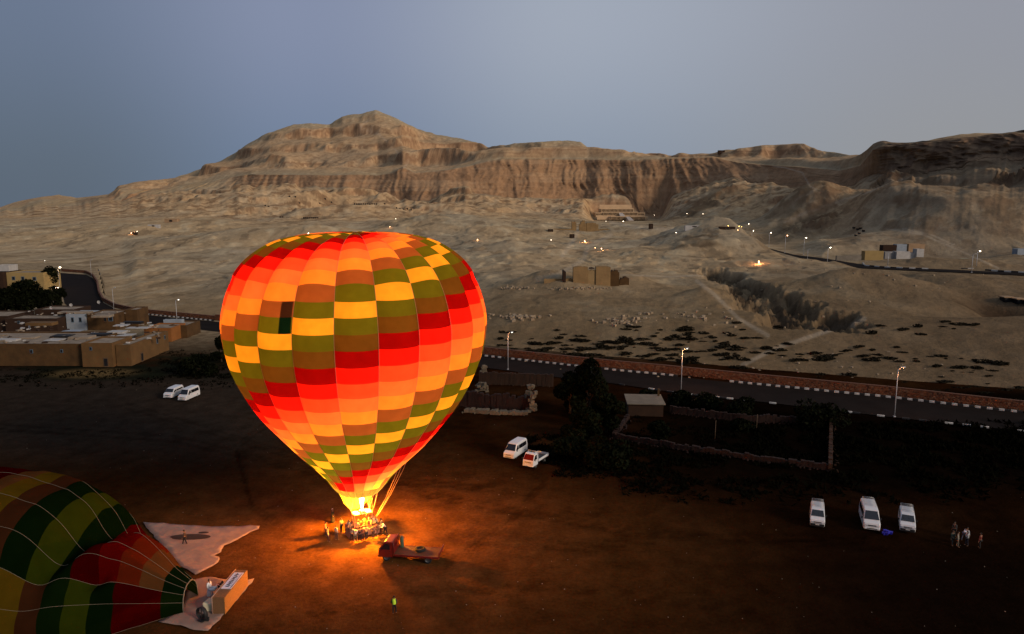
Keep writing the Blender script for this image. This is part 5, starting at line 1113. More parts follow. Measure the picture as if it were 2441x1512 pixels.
bld('villa', 'large yellow house with a white roof room behind the dark trees', 'house', [(-16, 0, 0, 12, 0, 8.0, M_yell, M_roofg, [('w', 3, 5.5, 1.4, 1.6), ('w', 7, 5.5, 1.4, 1.6), ('w', 12, 5.3, 1.6, 1.6)]), (-40, -16.2, -2, 10, 0, 8.4, M_mud3, M_roofg, [('w', 4, 5.5, 1.6, 2), ('w', 12, 5.5, 1.6, 2), ('w', 19, 5.5, 2, 2)]), (-22, -16, 2, 8, 8.4, 11, M_lime, M_roofg, [])], (Dd.x, Dd.y, 0), None)
# shed with flat roof by the trees
S0 = gx(1497, 992)
sh = bld('shed', 'small mud brick shed with a flat grey roof beside the dark trees', 'shed', [(0, 6.1, 0, 6.2, 0, 2.2, M_mud3, M_roofg, [('d', 1.2, 1.0, .9, 1.8, 'r')])], (S0.x, S0.y, 0), None, rz=R(-4))
MB().box((3.1, 3.1, 2.27), (6.7, 6.9, .14)).build('roof', mat('concrete_roof', (.15, .125, .09), .9, var=.25, scale=.6), sh); MB().box((5.9, 5.6, 2.9), (.35, .35, 1.5)).build('chimney', M_mud, sh); MB().box((6.13, 1.3, 1.6), (.03, .25, .5)).build('vent', M_lime, sh)
# walls round the fields
M_rub = mat('rubble_wall', (.017, .006, .0035), .95, var=.4, scale=1.2, bump=.08); M_pal = mat('pale_limestone_blocks', (.13, .105, .07), .9, var=.3, scale=2, bump=.1)
def low_wall(P, h, th, label, m, seed=0, grp=None, rough=.25):
    pts = [at(*p) for p in P]; r = empty('field_wall', pts[0], label=label, cat='wall', group=grp); q = random.Random(seed); mb = MB(); st = MB(); o0 = pts[0]
    for p, a in walk(pts, .55):
        c = p - o0; mb.box((c.x, c.y, h * .46 + q.uniform(-rough, rough) * h * .3), (.62, th, h + q.uniform(-rough, rough) * h), rz=a, jit=.06)
        for _ in range(2): st.box((c.x + q.uniform(-.8, .8), c.y + q.uniform(-.9, .3), .08), (.25, .22, .18), rz=q.uniform(0, 3), jit=.05)
    mb.build('core', m, r); st.build('fallen_stones', m, r, kind='stuff')
GW = 'crumbling walls of the fields right of the balloon'
low_wall([(1145, 915), (1318, 921)], 2.6, .5, 'brown ruined wall just below the road, right of the balloon', M_mud3, 1, GW, .1)
low_wall([(1100, 968), (1190, 974), (1264, 978)], 2.7, .6, 'ruined rubble wall with an earth bank beside the balloon', M_rub, 2, GW, .3)
low_wall([(1112, 981), (1190, 987), (1258, 988)], .6, 1.3, 'bank of loose pale rubble at the foot of the ruined wall', M_pal, 3, GW, .4)
low_wall([(1497, 998), (1462, 1045), (1640, 1075), (1815, 1100), (1978, 1121)], .9, .5, 'long low reddish field wall in front of the shed', M_rub, 4, GW, .3)
low_wall([(1978, 1121), (1979, 1060), (1980, 1012)], 1.0, .5, 'short brown field wall running away at the field corner', mat('brown_mud_wall', (.032, .013, .005), .95, var=.3, scale=1), 5, GW, .2)
low_wall([(1600, 985), (1760, 1004), (1900, 1010)], 1.3, .4, 'dark low wall right of the shed', M_rub, 6, GW, .25)
def block_heap(P, label, seed, size, h, name='stone_pillar'):
    o0 = at(*P); r = empty(name, o0, label=label, cat='ruin'); q = random.Random(seed)
    for k in range(26):
        z = q.uniform(0, h); f = 1 - z / h * .45; MB().box((q.uniform(-size, size) * f + z * .12, q.uniform(-size, size) * .7 * f, z), (q.uniform(.5, .9), q.uniform(.4, .7), q.uniform(.35, .6)), rz=q.uniform(-.4, .4), ry=q.uniform(-.3, .3), jit=.07).build('stone', M_pal, r)
block_heap((1266, 981), 'tall broken stump of pale stone at the end of the rubble wall', 1, .8, 3.6)
block_heap((1262, 950), 'leaning pale stone chunk on top of the broken wall end', 4, .8, 2.6, 'stone_chunk')
block_heap((1146, 932), 'low pale stone stump beside the balloon edge', 2, 1.4, 1.6)
block_heap((1150, 902), 'pale stone pillar touching the balloon edge below the road', 3, .5, 2.8)
for (x, y, h) in ((1703, 1052, 3.4), (1802, 1030, 3.0)):
    MB().tube([(0, 0, -.2), (.05, 0, h)], .05, 6).build('wooden_post', M_wood, None, at(x, y), label='thin wooden post in the dark field, %s' % ('nearer the shed' if x < 1750 else 'further right'), cat='post', group='posts in the dark field')
# ------------------------------------------------------------ ruins and temple out on the plain
def Yz(x, y): v = ground_hit(x, y); return v
def ruin_box(mb, o, x0, x1, y0, y1, z1, m=0, slope=.92, n=6, top=.4, z0=-2, seed=1):
    """thick battered wall with uneven top, built in short pieces"""
    q = random.Random(seed); st = (x1 - x0) / n
    for k in range(n):
        h = z1 * (1 - top * q.random() * (.4 if 0 < k < n - 1 else 1))
        mb.box((x0 + st * (k + .5), (y0 + y1) / 2, (h + z0) / 2), (st + .02 * (k % 2), y1 - y0, h - z0), m, taper=.98)
o = Yz(1410, 679); sc_ = o.y / FPX
r = empty('pylon_ruin', o, label='large square mud brick pylon ruin with a bricked arch on the plain', cat='ruin')
w = 89 * sc_; h = 44 * sc_
for s, lab in ((-1, 'left'), (1, 'right')):
    mb = MB(); ruin_box(mb, o, *(sorted((s * w * .11, s * w * .5))), 0, w * .22, h, n=7, top=.05, seed=3 + s); mb.build('pylon_tower', M_ruin, r)
mb = MB(); ruin_box(mb, o, -w * .105, w * .105, w * .03, w * .2, h * .80, n=5, top=.10, seed=8); mb.build('gate_infill', mat('pale_mud_infill', (.27, .185, .085), .95, var=.2, scale=.3, bump=.1), r)
mb = MB(); ruin_box(mb, o, -w * .07, w * .07, w * .02, w * .2, h * .93, n=4, top=.04, z0=h * .86, seed=9); mb.build('gate_lintel', M_mud3, r)
mb = MB(); ruin_box(mb, o, w * .505, w * .74, w * .03, w * .25, h * .84, n=6, top=.35, seed=11); mb.build('side_tower', M_mud, r)
mb = MB(); ruin_box(mb, o, w * .76, w * 1.02, w * .1, w * .3, h * .42, n=7, top=.8, seed=12); mb.build('fallen_wall', M_mud, r)
mb = MB(); ruin_box(mb, o, -w * .78, -w * .70, -.5, w * .30, h * .82, n=2, top=.2, seed=13); mb.build('end_pier', M_mud3, r)
mb = MB(); ruin_box(mb, o, -w * 1.28, -w * .79, w * .12, w * .20, h * .30, n=9, top=.15, seed=14); mb.build('low_wall', M_ruin, r)
mb = MB(); ruin_box(mb, o, -w * .69, -w * .50, w * .10, w * .18, h * .34, n=5, top=.15, seed=15); mb.build('low_wall', M_ruin, r)
o = Yz(1394, 552); sc_ = o.y / FPX; w = 63 * sc_; h = 26 * sc_
r = empty('pylon_ruin', o, label='smaller broken pylon ruin with three stumps before the terraced temple', cat='ruin')
for (a, b, hh, sd) in ((-.5, -.33, .95, 1), (-.22, .05, 1.0, 2), (.06, .5, .82, 3)):
    mb = MB(); ruin_box(mb, o, a * w, b * w, 0, w * .2, h * hh, n=5, top=.35, seed=sd); mb.build('pylon_stump', M_ruin, r)
mb = MB(); ruin_box(mb, o, -1.25 * w, -.5 * w, 0, w * .06, h * .25, n=9, top=.2, seed=7); mb.build('low_wall', M_ruin, r)
mb = MB(); ruin_box(mb, o, .5 * w, .95 * w, 0, w * .06, h * .25, n=6, top=.3, seed=6); mb.build('low_wall', M_ruin, r)
def hut(x0, x1, y, hpx, label, wm=None, name='hut', dp=1.0, cat='hut'):
    o = Yz((x0 + x1) / 2, y); s = o.y / FPX; w = (x1 - x0) * s; h = hpx * s
    return bld(name, label, cat, [(-w / 2, w / 2, 0, max(2.5, w * dp), -3, h, wm or M_mud, M_roofg, [('d', w * .5, h * .4, w * .25, h * .6)])], tuple(o), 'small huts out on the plain')
hut(1357.6, 1369, 568, 9, 'dark little hut on top of a low mound left of centre plain', M_mud3); hut(1306, 1318, 553, 6, 'tiny dark hut at the left end of the low ruin wall', M_mud3); hut(1547, 1556, 546, 12, 'small dark tower like hut left of the car park lights', M_mud3)
hut(1498 + 135, 1672 + 5, 542, 4, 'long low dark and white sheds right of the terraced temple', M_lime, dp=.2)
hut(1715, 1752, 548, 7, 'low dark guard building with lights on top of the sand hill', M_mud3, dp=.3); hut(1712, 1727, 365, 6, 'tiny building on the skyline above the right cliffs', M_mud3, dp=.5)
hut(392, 422, 530, 8, 'flat roofed stone house on the low left hills', M_sandst, dp=.5); hut(352, 378, 541, 5, 'low white building below the stone house on the left hills', M_lime, dp=.4); hut(310, 325, 560, 6, 'small dark house with lights on the left plain', M_mud3, dp=.5)
hut(400, 408, 528, 5, 'white cube beside the stone house on the left', M_lime)
# terraced temple under the cliffs
o = atY(1484, 525, 1421.0); YT = o.y; s = YT / FPX; zb = o.z - 1.5
def tx(x): return (x - 1484) * s
def tz(y, dy): return atY(1484, y, YT + dy).z - o.z
T = empty('terraced_temple', (o.x, YT, o.z), label='pale terraced temple with rows of columns and a central ramp under the cliffs', cat='temple')
M_tm = mat('temple_limestone', (.52, .37, .22), .9, var=.12, scale=.1)
def tbox(name, x0, x1, dy0, dy1, y_top, y_bot, m=M_tm, parent=T):
    za, zb_ = tz(y_bot, dy0) - .2, tz(y_top, dy0); return MB().box(((tx(x0) + tx(x1)) / 2, (dy0 + dy1) / 2, (za + zb_) / 2), (tx(x1) - tx(x0), dy1 - dy0, zb_ - za)).build(name, m, parent)
def colonnade(x0, x1, dy, y_top, y_bot, n, gap=None):
    back = tbox('colonnade', x0, x1, dy + 3.2, dy + 3.6, y_top + .8, y_bot, mat('temple_shadow_stone', (.035, .025, .018), .95)); ent = tbox('entablature', x0 - 1, x1 + 1, dy - .3, dy + 4, y_top - 1.2, y_top + .4)  # back wall near black, colonnade shade put into its colour
    za, zb_ = tz(y_bot, dy), tz(y_top + .6, dy); wd = (tx(x1) - tx(x0)) / n
    for k in range(n + 1): MB().box((tx(x0) + wd * k, dy + .4, (za + zb_) / 2), (wd * .34, .8, zb_ - za)).build('column', M_tm, T)
tbox('plinth', 1425, 1544, 34, 39, 513.6, 518); tbox('plinth', 1443, 1525, 74, 80, 505.4, 509)
tbox('lower_terrace', 1452, 1544, 4, 36, 516.6, 525); colonnade(1457, 1490, 0, 517.0, 524.5, 11); colonnade(1503, 1536, 0, 517.0, 524.5, 11)
tbox('middle_terrace', 1424, 1545, 40, 78, 507.5, 517); colonnade(1444, 1480, 34, 506.6, 513.8, 12); colonnade(1491, 1525, 34, 506.6, 513.8, 11); colonnade(1425, 1440, 36, 508.5, 513.8, 5); colonnade(1528, 1542, 36, 508.5, 513.8, 5)
tbox('upper_terrace', 1442, 1526, 80, 112, 498.5, 508); colonnade(1444, 1523, 74, 498.6, 505.6, 24); tbox('rear_wall', 1443, 1525, 104, 110, 488.5, 500)
tbox('forecourt_wall', 1424, 1452, 6, 8, 516, 524)
rp = MB(); a0, a1 = tz(523.8, -30), tz(516.8, 4)
rp.add([(tx(1491), -34, a0 - 1), (tx(1503), -34, a0 - 1), (tx(1501), 5, a1), (tx(1492), 5, a1), (tx(1491), -34, a0 - 6), (tx(1503), -34, a0 - 6), (tx(1501), 5, a0 - 6), (tx(1492), 5, a0 - 6)], [(0, 1, 2, 3), (4, 5, 1, 0), (5, 6, 2, 1), (7, 4, 0, 3), (6, 7, 3, 2)]); rp.build('ramp', mat('ramp_stone', (.48, .42, .35), .9), T)
rp = MB(); a0, a1 = tz(516.6, 8), tz(507.5, 40)
rp.add([(tx(1480), 6, a0), (tx(1492), 6, a0), (tx(1490), 41, a1), (tx(1481), 41, a1), (tx(1480), 6, a0 - 6), (tx(1492), 6, a0 - 6), (tx(1490), 41, a0 - 6), (tx(1481), 41, a0 - 6)], [(0, 1, 2, 3), (4, 5, 1, 0), (5, 6, 2, 1), (7, 4, 0, 3), (6, 7, 3, 2)]); rp.build('ramp', bpy.data.materials['ramp_stone'], T)
# house cluster on the right
GR2 = 'ruined houses above the back road'
def rh_(x0, x1, yt, yb, wm, label, Y=None, feats=(), name='ruined_house', dp=5.0, top=.3):
    p = at((x0 + x1) / 2, yb, BRZ + 1.0) if Y is None else None
    Yc = p.y if p else Y; p = atY((x0 + x1) / 2, yb, Yc); s = Yc / FPX; w = (x1 - x0) * s; h = (yb - yt) * s
    return bld(name, label, 'house', [(-w / 2, w / 2, 0, dp, -3, h, wm, M_roofg, list(feats))], tuple(p), GR2)
rh_(2060, 2104, 599, 626, M_yell, 'broken yellow plastered house wall above the road bend', 455); rh_(2108, 2140, 601, 619, mat('grey_plaster', (.20, .20, .20), .9), 'low grey house between the yellow and white walls', 468); rh_(2104, 2136, 585, 602, M_mud3, 'brown upper house behind the grey one', 480)
rh_(2136, 2167, 600, 614, M_lime, 'white walled ruin, left of two white walls', 466); rh_(2167, 2183, 603, 612, M_lime, 'short white wall between the two larger white walls', 468); rh_(2184, 2201, 594, 611, M_lime, 'tall white wall at the right end of the ruined houses', 466)
rh_(2136, 2160, 583, 600, M_blueish, 'grey blue upper storey behind the white walls', 482); rh_(2165, 2203, 582, 594, M_sandst, 'pale upper storey at the right of the ruined houses', 482); rh_(1993, 2052, 610, 622, mat('dusty_wall', (.17, .15, .12), .9, var=.3, scale=.3), 'low dusty yard wall left of the yellow house', 450, name='yard_wall', dp=1.5)
rh_(2297, 2320, 618, 632, mat('pale_green_plaster', (.22, .25, .19), .9), 'small pale green box hut beside the right street lamp', 425, name='box_hut'); rh_(2423, 2470, 594, 617, M_blueish, 'pale blue house cut by the right edge of the picture', 455)
# tombs: rows of dark doorways in the hills
def tombs(label, pts, wpx=2.4, hpx=3.6, grp='rows of tomb doorways in the hillside'):
    o = Yz(*pts[0]); r = empty('tomb_row', o, label=label, cat='tomb', group=grp)
    for (x, y) in pts:
        g = Yz(x, y); s = g.y / FPX; q = MB(); w, h = wpx * s, hpx * s
        c = g - o; door = MB().box((c.x, c.y + .5, c.z + h * .35), (w, 3.0, h)).build('doorway', M_hole, r)
        MB().box((c.x, c.y + .3, c.z + h * .92), (w * 1.5, 3.2, h * .2)).build('lintel', M_sandst, r)
tombs('long row of dark tomb doorways high in the middle hillside', [(845 + 5.2 * k, 488 + .3 * (k % 2)) for k in range(11)]); tombs('row of dark tomb doorways lower in the hillside, left of the long row', [(724 + 4.6 * k, 521) for k in range(8)])
tombs('scattered tomb openings on the left part of the hill', [(632, 492), (640, 494), (690, 470), (704, 471), (714, 486), (762, 487), (775, 476), (790, 484), (668, 519), (673, 519)]); tombs('tomb openings below the cliff at the hill foot', [(945, 498), (953, 500), (962, 501), (971, 500), (980, 502), (917, 488)], 2.2, 4)
tombs('cave openings in the dark rock spur on the right', [(2035, 545), (2044, 548), (2051, 546), (2058, 552), (2048, 558), (2040, 563)], 3, 4); tombs('dark arched openings in the pit wall at the right edge', [(2398, 718), (2428, 722), (2452, 726)], 16, 11)
# lights out on the plain
GS = 'small lights scattered over the plain'
def lightpost(x, y, m, h, label, r_=.5, lt=0, lc=(1, .45, .2)):
    g = Yz(x, y + 3); s = g.y / FPX; t = atY(x, y, g.y); hh = max(1.2, t.z - g.z)
    r = empty('light_post', g, label=label, cat='light', group=GS); MB().tube([(0, 0, -1), (0, 0, hh)], .09, 5).build('post', M_pole, r)
    rad = max(.2, r_ * s * .62); MB().lathe([(.01, -rad), (rad * .7, -rad * .7), (rad, 0), (rad * .7, rad * .7), (.01, rad)], 10, (0, 0, hh)).build('lamp_glass', m, r)
    if lt: point('lamp_light', (0, -rad * 1.5, hh), lt * .5, lc, rad, r)
M_ly = emis('lit_yellow_lamp', (1, .62, .15), 14)
for (x, y, m, lab, rad, lt) in ((313, 556, M_lw, 'white light beside the small dark house on the left plain', .8, 900), (320, 554, M_lo, 'orange light next to the white one on the left plain', .6, 0), (327, 552, M_lw, 'rightmost of the three lights on the left plain', .8, 0), (735, 557, M_lw, 'white light just above the balloon crown on its left', 1.4, 0),
        (943, 522, M_lw, 'pale light at the foot of the tomb hill', .8, 0), (929, 541, M_lo, 'pinkish light right above the balloon crown', 1.0, 600), (1138, 572, M_lo, 'orange light right of the balloon near the rocky mounds', 1.1, 1800), (1313, 573, M_lw, 'white light left of the little hut on the mound', 1.0, 0),
        (1393, 575, M_lo, 'orange light right of the little hut on the mound', 1.2, 5000), (1418, 592, M_lo, 'smaller of two orange lights near the low platform', .9, 0), (1433, 594, M_lo, 'larger of two orange lights near the low platform', 1.3, 5000), (1485, 528, M_lw, 'bright white light before the temple ramp', 1.2, 0), (1444, 528, M_lw, 'faint light left of the temple ramp', .6, 0),
        (1637, 509, M_lw, 'light on the slope right of the temple, left of two', .8, 0), (1675, 510, M_lw, 'light on the slope right of the temple, right of two', .8, 0), (1634, 547, M_lw, 'white light on the car park before the sand hill', 1.0, 0), (1559, 513, M_lw, 'faint light at the right end of the temple', .5, 0),
        (1735, 540, M_ly, 'yellow light left on the guard building', .6, 0), (1761, 541, M_ly, 'yellow light right of the guard building, upper left', .9, 0), (1767, 541, M_ly, 'yellow light right of the guard building, upper right', .9, 0), (1758, 550, M_lo, 'orange light just below the yellow pair', .9, 0), (1784, 534, M_lw, 'highest white light right of the sand hill top', 1.1, 0),
        (1808, 626, M_lo, 'strong orange floodlight low on the right side of the sand hill', 2.0, 6000), (1611, 556, M_lw, 'dim light at the car park corner', .5, 0), (107, 623, M_lwd, 'faint light left of the tall tree at the left road', .9, 0)):
    lightpost(x, y, m, 3, lab, rad, lt)
# car with its lamps on, at the left bend
cq = at(129, 690, .1); car = empty('parked_car', cq, R(-120), label='dark red car with headlights on at the left road bend', cat='car')
P_ = [(-2.1, .3), (-2.1, .85), (-1.5, .95), (-1.0, 1.4), (.4, 1.42), (1.1, .98), (2.0, .82), (2.1, .35)]
vs = [(s * .82, y, z) for s in (-1, 1) for y, z in P_]; n = len(P_)
bev(MB().add(vs, [tuple(range(n))[::-1], tuple(range(n, 2 * n))] + [(i, (i + 1) % n, n + (i + 1) % n, n + i) for i in range(n)]).build('body', M_red, car), .05)
for s_ in (-1, 1): MB().lathe([(.01, -.1), (.3, -.08), (.34, 0), (.01, .06)], 10, (s_ * .6, 2.12, .65), axis='Y').build('headlight', M_lw, car)
slab('windscreen', [(-.7, .45, 1.4), (.7, .45, 1.4), (.75, 1.1, 1.0), (-.75, 1.1, 1.0)], M_glass, car, (0, .02, .02)); wheels(car, [(-.75, 1.3), (.75, 1.3), (-.75, -1.3), (.75, -1.3)], r=.31, w=.2)

# clutter on the mud roofs: parapets, reed roofs, black slabs for the shade in courtyards
q = random.Random(41)
def roofbit(x, y, z, w, d, h, m, nm, lab, cat):
    p = at(x, y, z); MB().box((0, 0, h / 2), (w, d, h), rz=q.uniform(-.06, .06), jit=.05).build(nm, m, None, p, label=lab, cat=cat)
for (x, y, w, d, h, m, nm, lab, cat) in ((238, 800, 5, 2.5, .5, M_hole, 'courtyard', 'dark open courtyard among the pale roofs behind the front houses', 'courtyard'), (150, 803, 4.5, 3, .4, M_hole, 'courtyard', 'dark open courtyard left of the white sheet on the long roof', 'courtyard'), (318, 771, 5, 1.6, .5, M_hole, 'courtyard', 'narrow dark gap in the roof above the corner house', 'courtyard'),
        (60, 806, 6, 3, .35, M_roofg, 'reed_roof', 'low reed roof on the long house at the left', 'roof'), (196, 806, 5, 3.5, .5, M_roofg, 'reed_roof', 'square reed roof beside the white sheet', 'roof'), (280, 794, 4, 3, .5, M_lime, 'roof_room', 'pale low roof room above the projecting block', 'roof room'), (100, 775, 7, 3, .8, M_mud2, 'roof_room', 'ochre roof room left of the white house', 'roof room'),
        (20, 812, 5, 2, .4, M_lime, 'roof_slab', 'pale slab on the roof at the left edge', 'roof sheet'), (245, 756, 5, 3, .6, M_roofg, 'roof_room', 'pale roof terrace above the house right of the white one', 'roof room'), (180, 747, 9, 3, .5, M_roofg, 'roof_terrace', 'long pale roof terrace on the highest house', 'roof')):
    roofbit(x, y, 4.85, w, d, h, m, nm, lab, cat)

mb = MB(); q = random.Random(43)
for (x0, x1, y0, y1) in ((0, 215, 800, 818), (220, 380, 790, 818), (60, 300, 742, 756), (0, 160, 765, 790), (290, 380, 770, 800)):
    for _ in range(26):
        p = at(q.uniform(x0, x1), q.uniform(y0, y1), 4.95); s = q.uniform(.2, .8); mb.box((p.x, p.y, p.z + s * .15), (s * q.uniform(.6, 2.2), s, s * .4), m=q.randrange(3), rz=q.uniform(0, 3), jit=.08)
mb.build('roof_clutter', [M_roofg, M_mud3, M_lime], label='bricks, boards and rubbish scattered over the mud house roofs', cat='roof clutter', kind='stuff')
# ------------------------------------------------------------ trees and shrubs
M_leaf = mat('dark_leaves', (.0045, .006, .0022), .7, var=.45, scale=.9, spec=.02); M_leaf2 = mat('olive_leaves', (.007, .009, .0035), .7, var=.45, scale=.9, spec=.02); M_bark = mat('bark', (.06, .04, .025), .9, var=.3, scale=3)
M_dry = mat('dry_shrub_leaves', (.013, .011, .006), .85, var=.4, scale=1.5, spec=.05)
def leaves(mb, c, rad, n, size, q, m=0, flat=1.0):
    for _ in range(n):
        while True:
            v = Vector((q.uniform(-1, 1), q.uniform(-1, 1), q.uniform(-1, 1)))
            if v.length < 1: break
        v = v.normalized() * (v.length ** .45); p = Vector((c[0] + v.x * rad[0], c[1] + v.y * rad[1], c[2] + v.z * rad[2]))
        a = Vector((q.uniform(-1, 1), q.uniform(-1, 1), q.uniform(-1, 1) * flat)).normalized(); b = a.cross(Vector((q.uniform(-1, 1), q.uniform(-1, 1), q.uniform(-1, 1)))).normalized()
        s = size * q.uniform(.6, 1.5); mb.add([p - a * s, p + b * s * .5, p + a * s, p - b * s * .5], [(0, 1, 2, 3)], m)
def tree(loc, h, rad, label, seed, n=2600, leaf=.32, group=None, name='tree', trunk=.28, mats=None, low=.25, lob=7):
    q = random.Random(seed); r = empty(name, loc, q.uniform(0, 6), label=label, cat='tree', group=group)
    t = MB(); top = Vector((q.uniform(-.5, .5), q.uniform(-.5, .5), h * .62)); t.tube([(0, 0, -.3), (top.x * .4, top.y * .4, h * .3), top], [h * .035, h * .027, h * .014], 7)
    f = MB()
    for k in range(lob):
        a = 2 * math.pi * k / lob + q.uniform(-.4, .4); rr2 = rad * q.uniform(.35, .68); zc = h * q.uniform(low + .12, .82); c = (rr2 * math.cos(a), rr2 * math.sin(a), zc)
        t.tube([Vector((top.x * .4, top.y * .4, h * .28)), Vector((c[0] * .5, c[1] * .5, zc * .75)), Vector(c)], [h * .014, h * .010, h * .004], 5)
        R3 = rad * q.uniform(.32, .52); leaves(f, c, (R3, R3, R3 * q.uniform(.7, 1.1)), n // (lob + 2), leaf, q, m=k % 2)
    leaves(f, (0, 0, h * .72), (rad * .55, rad * .55, h * .27), n // (lob + 2) * 2, leaf, q)
    t.build('trunk', M_bark, r); f.build('crown', mats or [M_leaf, M_leaf2], r); return r
def tpx(x, y, hpx, wpx, label, seed, **k):
    p = at(x, y); s = (p.y * cp + CAMH * sp_) / FPX; return tree(p, hpx * s * 1.02, wpx * s / 2, label, seed, **k)
GT = 'dark trees around the shed below the road'
tpx(1405, 992, 140, 95, 'tallest dark tree, standing before the road right of the balloon', 1, group=GT, n=5200, low=-.05, lob=10); tpx(1358, 985, 100, 80, 'dark tree on the left side of the tallest tree', 2, group=GT, n=3000, low=-.05); tpx(1445, 1030, 95, 90, 'dark bushy tree in front of the tallest tree, beside the shed', 3, group=GT, low=.05)
tpx(1385, 1045, 70, 100, 'low dark bush in front of the tree group', 4, group=GT, low=0.0, name='bush'); tpx(1350, 1090, 45, 110, 'dark bush right behind the white flatbed truck', 5, group=GT, low=0.0, name='bush'); tpx(1450, 1110, 50, 130, 'wide dark bush low in front of the field wall', 6, group=GT, low=0, name='bush')
tpx(1570, 1052, 50, 55, 'dark bush hiding the lower right corner of the shed', 7, group=GT, low=0, name='bush'); tpx(1545, 952, 22, 60, 'dark hedge bush behind the shed roof, left', 8, group=GT, low=0, name='bush', n=1200); tpx(1625, 963, 30, 80, 'dark hedge bush behind the shed, middle', 9, group=GT, low=0, name='bush', n=1400); tpx(1690, 975, 30, 70, 'dark hedge bush by the road, right of the shed', 10, group=GT, low=0, name='bush', n=1400)
tpx(1760, 990, 34, 80, 'dark bush at the roadside behind the field', 12, group=GT, low=0, name='bush', n=1400); tpx(1950, 1010, 40, 130, 'broad dark bush at the top of the field corner wall', 13, group=GT, low=0, name='bush', n=1800); tpx(1765, 1025, 26, 60, 'dark bush in the field behind the wooden posts', 14, group=GT, low=0, name='bush', n=1200)
GT2 = 'dark trees on the left beyond the mud brick houses'
tpx(60, 760, 90, 95, 'largest black tree left of the road bend', 21, group=GT2, n=3200, leaf=.5); tpx(110, 752, 62, 80, 'black round tree next to the road bend', 22, group=GT2, leaf=.5); tpx(12, 764, 78, 80, 'black tree at the left picture edge', 23, group=GT2, leaf=.5); tpx(122, 690, 56, 44, 'airy tree between the yellow house and the lit lamp', 24, group=GT2, leaf=.45, n=1500); tpx(145, 725, 40, 34, 'small dark tree at the inner side of the road bend', 25, group=GT2, n=900, leaf=.4)
tpx(478, 892, 48, 92, 'round dark thicket between the mud houses and the balloon', 31, n=3400, low=-.05, name='bush', leaf=.28); tpx(528, 862, 62, 44, 'dark bush half hidden behind the left edge of the balloon', 32, low=0, name='bush'); tpx(322, 762, 24, 22, 'small dark bush beside the road kerb at left', 33, low=0, name='bush', n=700)
# shrubs on the sandy bank beyond the road: each one a plant
protos = []
for k in range(4):
    q = random.Random(50 + k); mb = MB(); leaves(mb, (0, 0, .28), (1.0, .75, .34), 90, .22, q, flat=.6); leaves(mb, (.6, .2, .2), (.6, .5, .25), 40, .2, q, flat=.6); me = mb.mesh('shrub'); me.materials.append(M_dry); protos.append(me)
q = random.Random(77); cnt = 0; tries = 0
cl_c = [(1190, 800, 30, 10, 8), (1270, 835, 50, 18, 22), (1340, 838, 60, 20, 34), (1420, 855, 50, 14, 22), (1480, 820, 60, 20, 40), (1570, 800, 80, 14, 34), (1560, 850, 60, 20, 36), (1650, 868, 60, 12, 26), (1700, 810, 80, 18, 40), (1770, 850, 50, 18, 26), (1400, 800, 60, 8, 10), (1950, 850, 50, 10, 22), (2050, 842, 60, 12, 24), (2180, 855, 60, 8, 14), (1860, 830, 50, 10, 14), (2330, 880, 60, 14, 22), (2380, 930, 60, 16, 26), (2200, 920, 90, 16, 14), (2110, 790, 60, 6, 8), (2260, 775, 50, 8, 12), (1900, 905, 60, 10, 8), (1500, 868, 60, 8, 14)]
for (x, y, dx, dy, n) in cl_c:
    for _ in range(int(n * .66)):
        px_, py_ = q.gauss(x, dx * .85), q.gauss(y, dy * .75)
        if px_ < 1165 or px_ > 2460: continue
        wy = np.interp(px_, [f[0] for f in FAR], [f[1] for f in FAR]) - 22
        if py_ > wy: py_ = wy - q.uniform(0, 6)
        g = ground_hit(px_, py_); s = q.uniform(.3, 1.0) ** 1.3 * (1 + (g.y - 160) / 400) * 1.15; cnt += 1
        if cnt > 295: break
        o = bpy.data.objects.new('shrub', protos[q.randrange(4)]); COL.objects.link(o); o.location = g; o.rotation_euler = (0, 0, q.uniform(-.5, .5)); o.scale = (s * q.uniform(1.0, 2.2), s, s * q.uniform(.7, 1.3))
        z_ = next(t for lim_, t in ((1330, 'near the first lamp right of the balloon'), (1560, 'above the tallest dark tree'), (1760, 'behind the lamp above the shed'), (2000, 'beside the dark gully'), (2250, 'behind the rightmost road lamp'), (9999, 'towards the right picture edge')) if px_ < lim_)
        tag(o, 'dark low shrub on the sandy bank ' + z_, 'shrub', 'dark shrubs on the bank beyond the road')
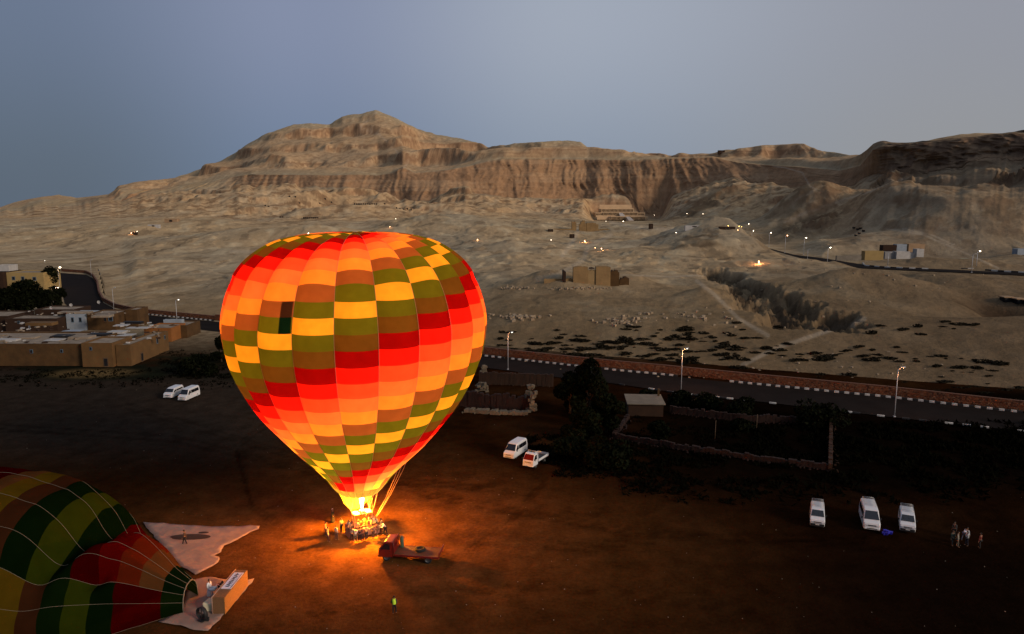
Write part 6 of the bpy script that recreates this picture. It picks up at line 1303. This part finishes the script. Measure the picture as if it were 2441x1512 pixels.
# rough growth in the unlit fields: nobody could count it
q = random.Random(5); mb = MB()
def scrub(n, xr, yr, s0, s1):
    for _ in range(n):
        p = at(q.uniform(*xr), q.triangular(yr[0] - 6, yr[1] + 14, (yr[0] + yr[1]) / 2 - 10)); s = q.uniform(s0, s1)
        if float(pn(p.x / 6, p.y / 6, 3.0)) < -.15: continue
        for k in range(3):
            a = Vector((q.uniform(-1, 1), q.uniform(-1, 1), q.uniform(.3, 1))).normalized() * s; b = Vector((q.uniform(-1, 1), q.uniform(-1, 1), 0)).normalized() * s * .35
            c = p + Vector((q.uniform(-s, s), q.uniform(-s, s), 0)); mb.add([c - b, c + b, c + a], [(0, 1, 2)])
scrub(3000, (1480, 2460), (1040, 1190), .25, .9); scrub(2500, (1250, 1500), (1040, 1130), .25, .8); scrub(2600, (1800, 2460), (1010, 1070), .3, 1.0); scrub(900, (0, 560), (885, 915), .2, .6); scrub(900, (380, 540), (840, 900), .2, .5); scrub(1400, (1480, 1980), (985, 1100), .2, .6)
mb.build('undergrowth', mat('field_weeds', (.003, .003, .0017), .95, spec=0), label='dark rough undergrowth covering the unlit fields', cat='undergrowth', kind='stuff')
# loose stones and rubble
q = random.Random(9); mb = MB()
def stones(n, x, y, dx, dy, s0, s1):
    for _ in range(n):
        g = ground_hit(q.gauss(x, dx), q.gauss(y, dy)); s = q.uniform(s0, s1); mb.box((g.x, g.y, g.z + s * .2), (s, s * .8, s * .7), rz=q.uniform(0, 3), jit=s * .15)
stones(60, 1235, 757, 30, 3, .5, 1.1); stones(50, 1480, 768, 30, 6, .5, 1.2); stones(60, 1390, 688, 40, 2, .4, .9); stones(40, 1225, 687, 22, 2, .5, .9); stones(40, 1660, 760, 60, 10, .4, 1.0); stones(30, 2030, 700, 160, 40, .3, .8); stones(50, 1950, 880, 200, 20, .2, .5); stones(50, 1300, 850, 60, 10, .2, .45)
mb.build('loose_stones', mat('pale_stones', (.30, .23, .15), .95, var=.3, scale=1), label='pale loose stones strewn over the sandy plain', cat='stones', kind='stuff')
q = random.Random(19); mb = MB()
for _ in range(240):
    x, y = q.uniform(0, 2440), q.uniform(930, 1500)
    if x > 1400 and y < 1130: continue
    g = at(x, y); s = q.uniform(.03, .09); mb.box((g.x, g.y, g.z + s * .2), (s, s * .8, s * .6), rz=q.uniform(0, 3), jit=s * .15)
mb.build('field_pebbles', mat('field_pebble', (.22, .18, .14), .95), label='small pale pebbles and litter on the launch field', cat='pebbles', kind='stuff')
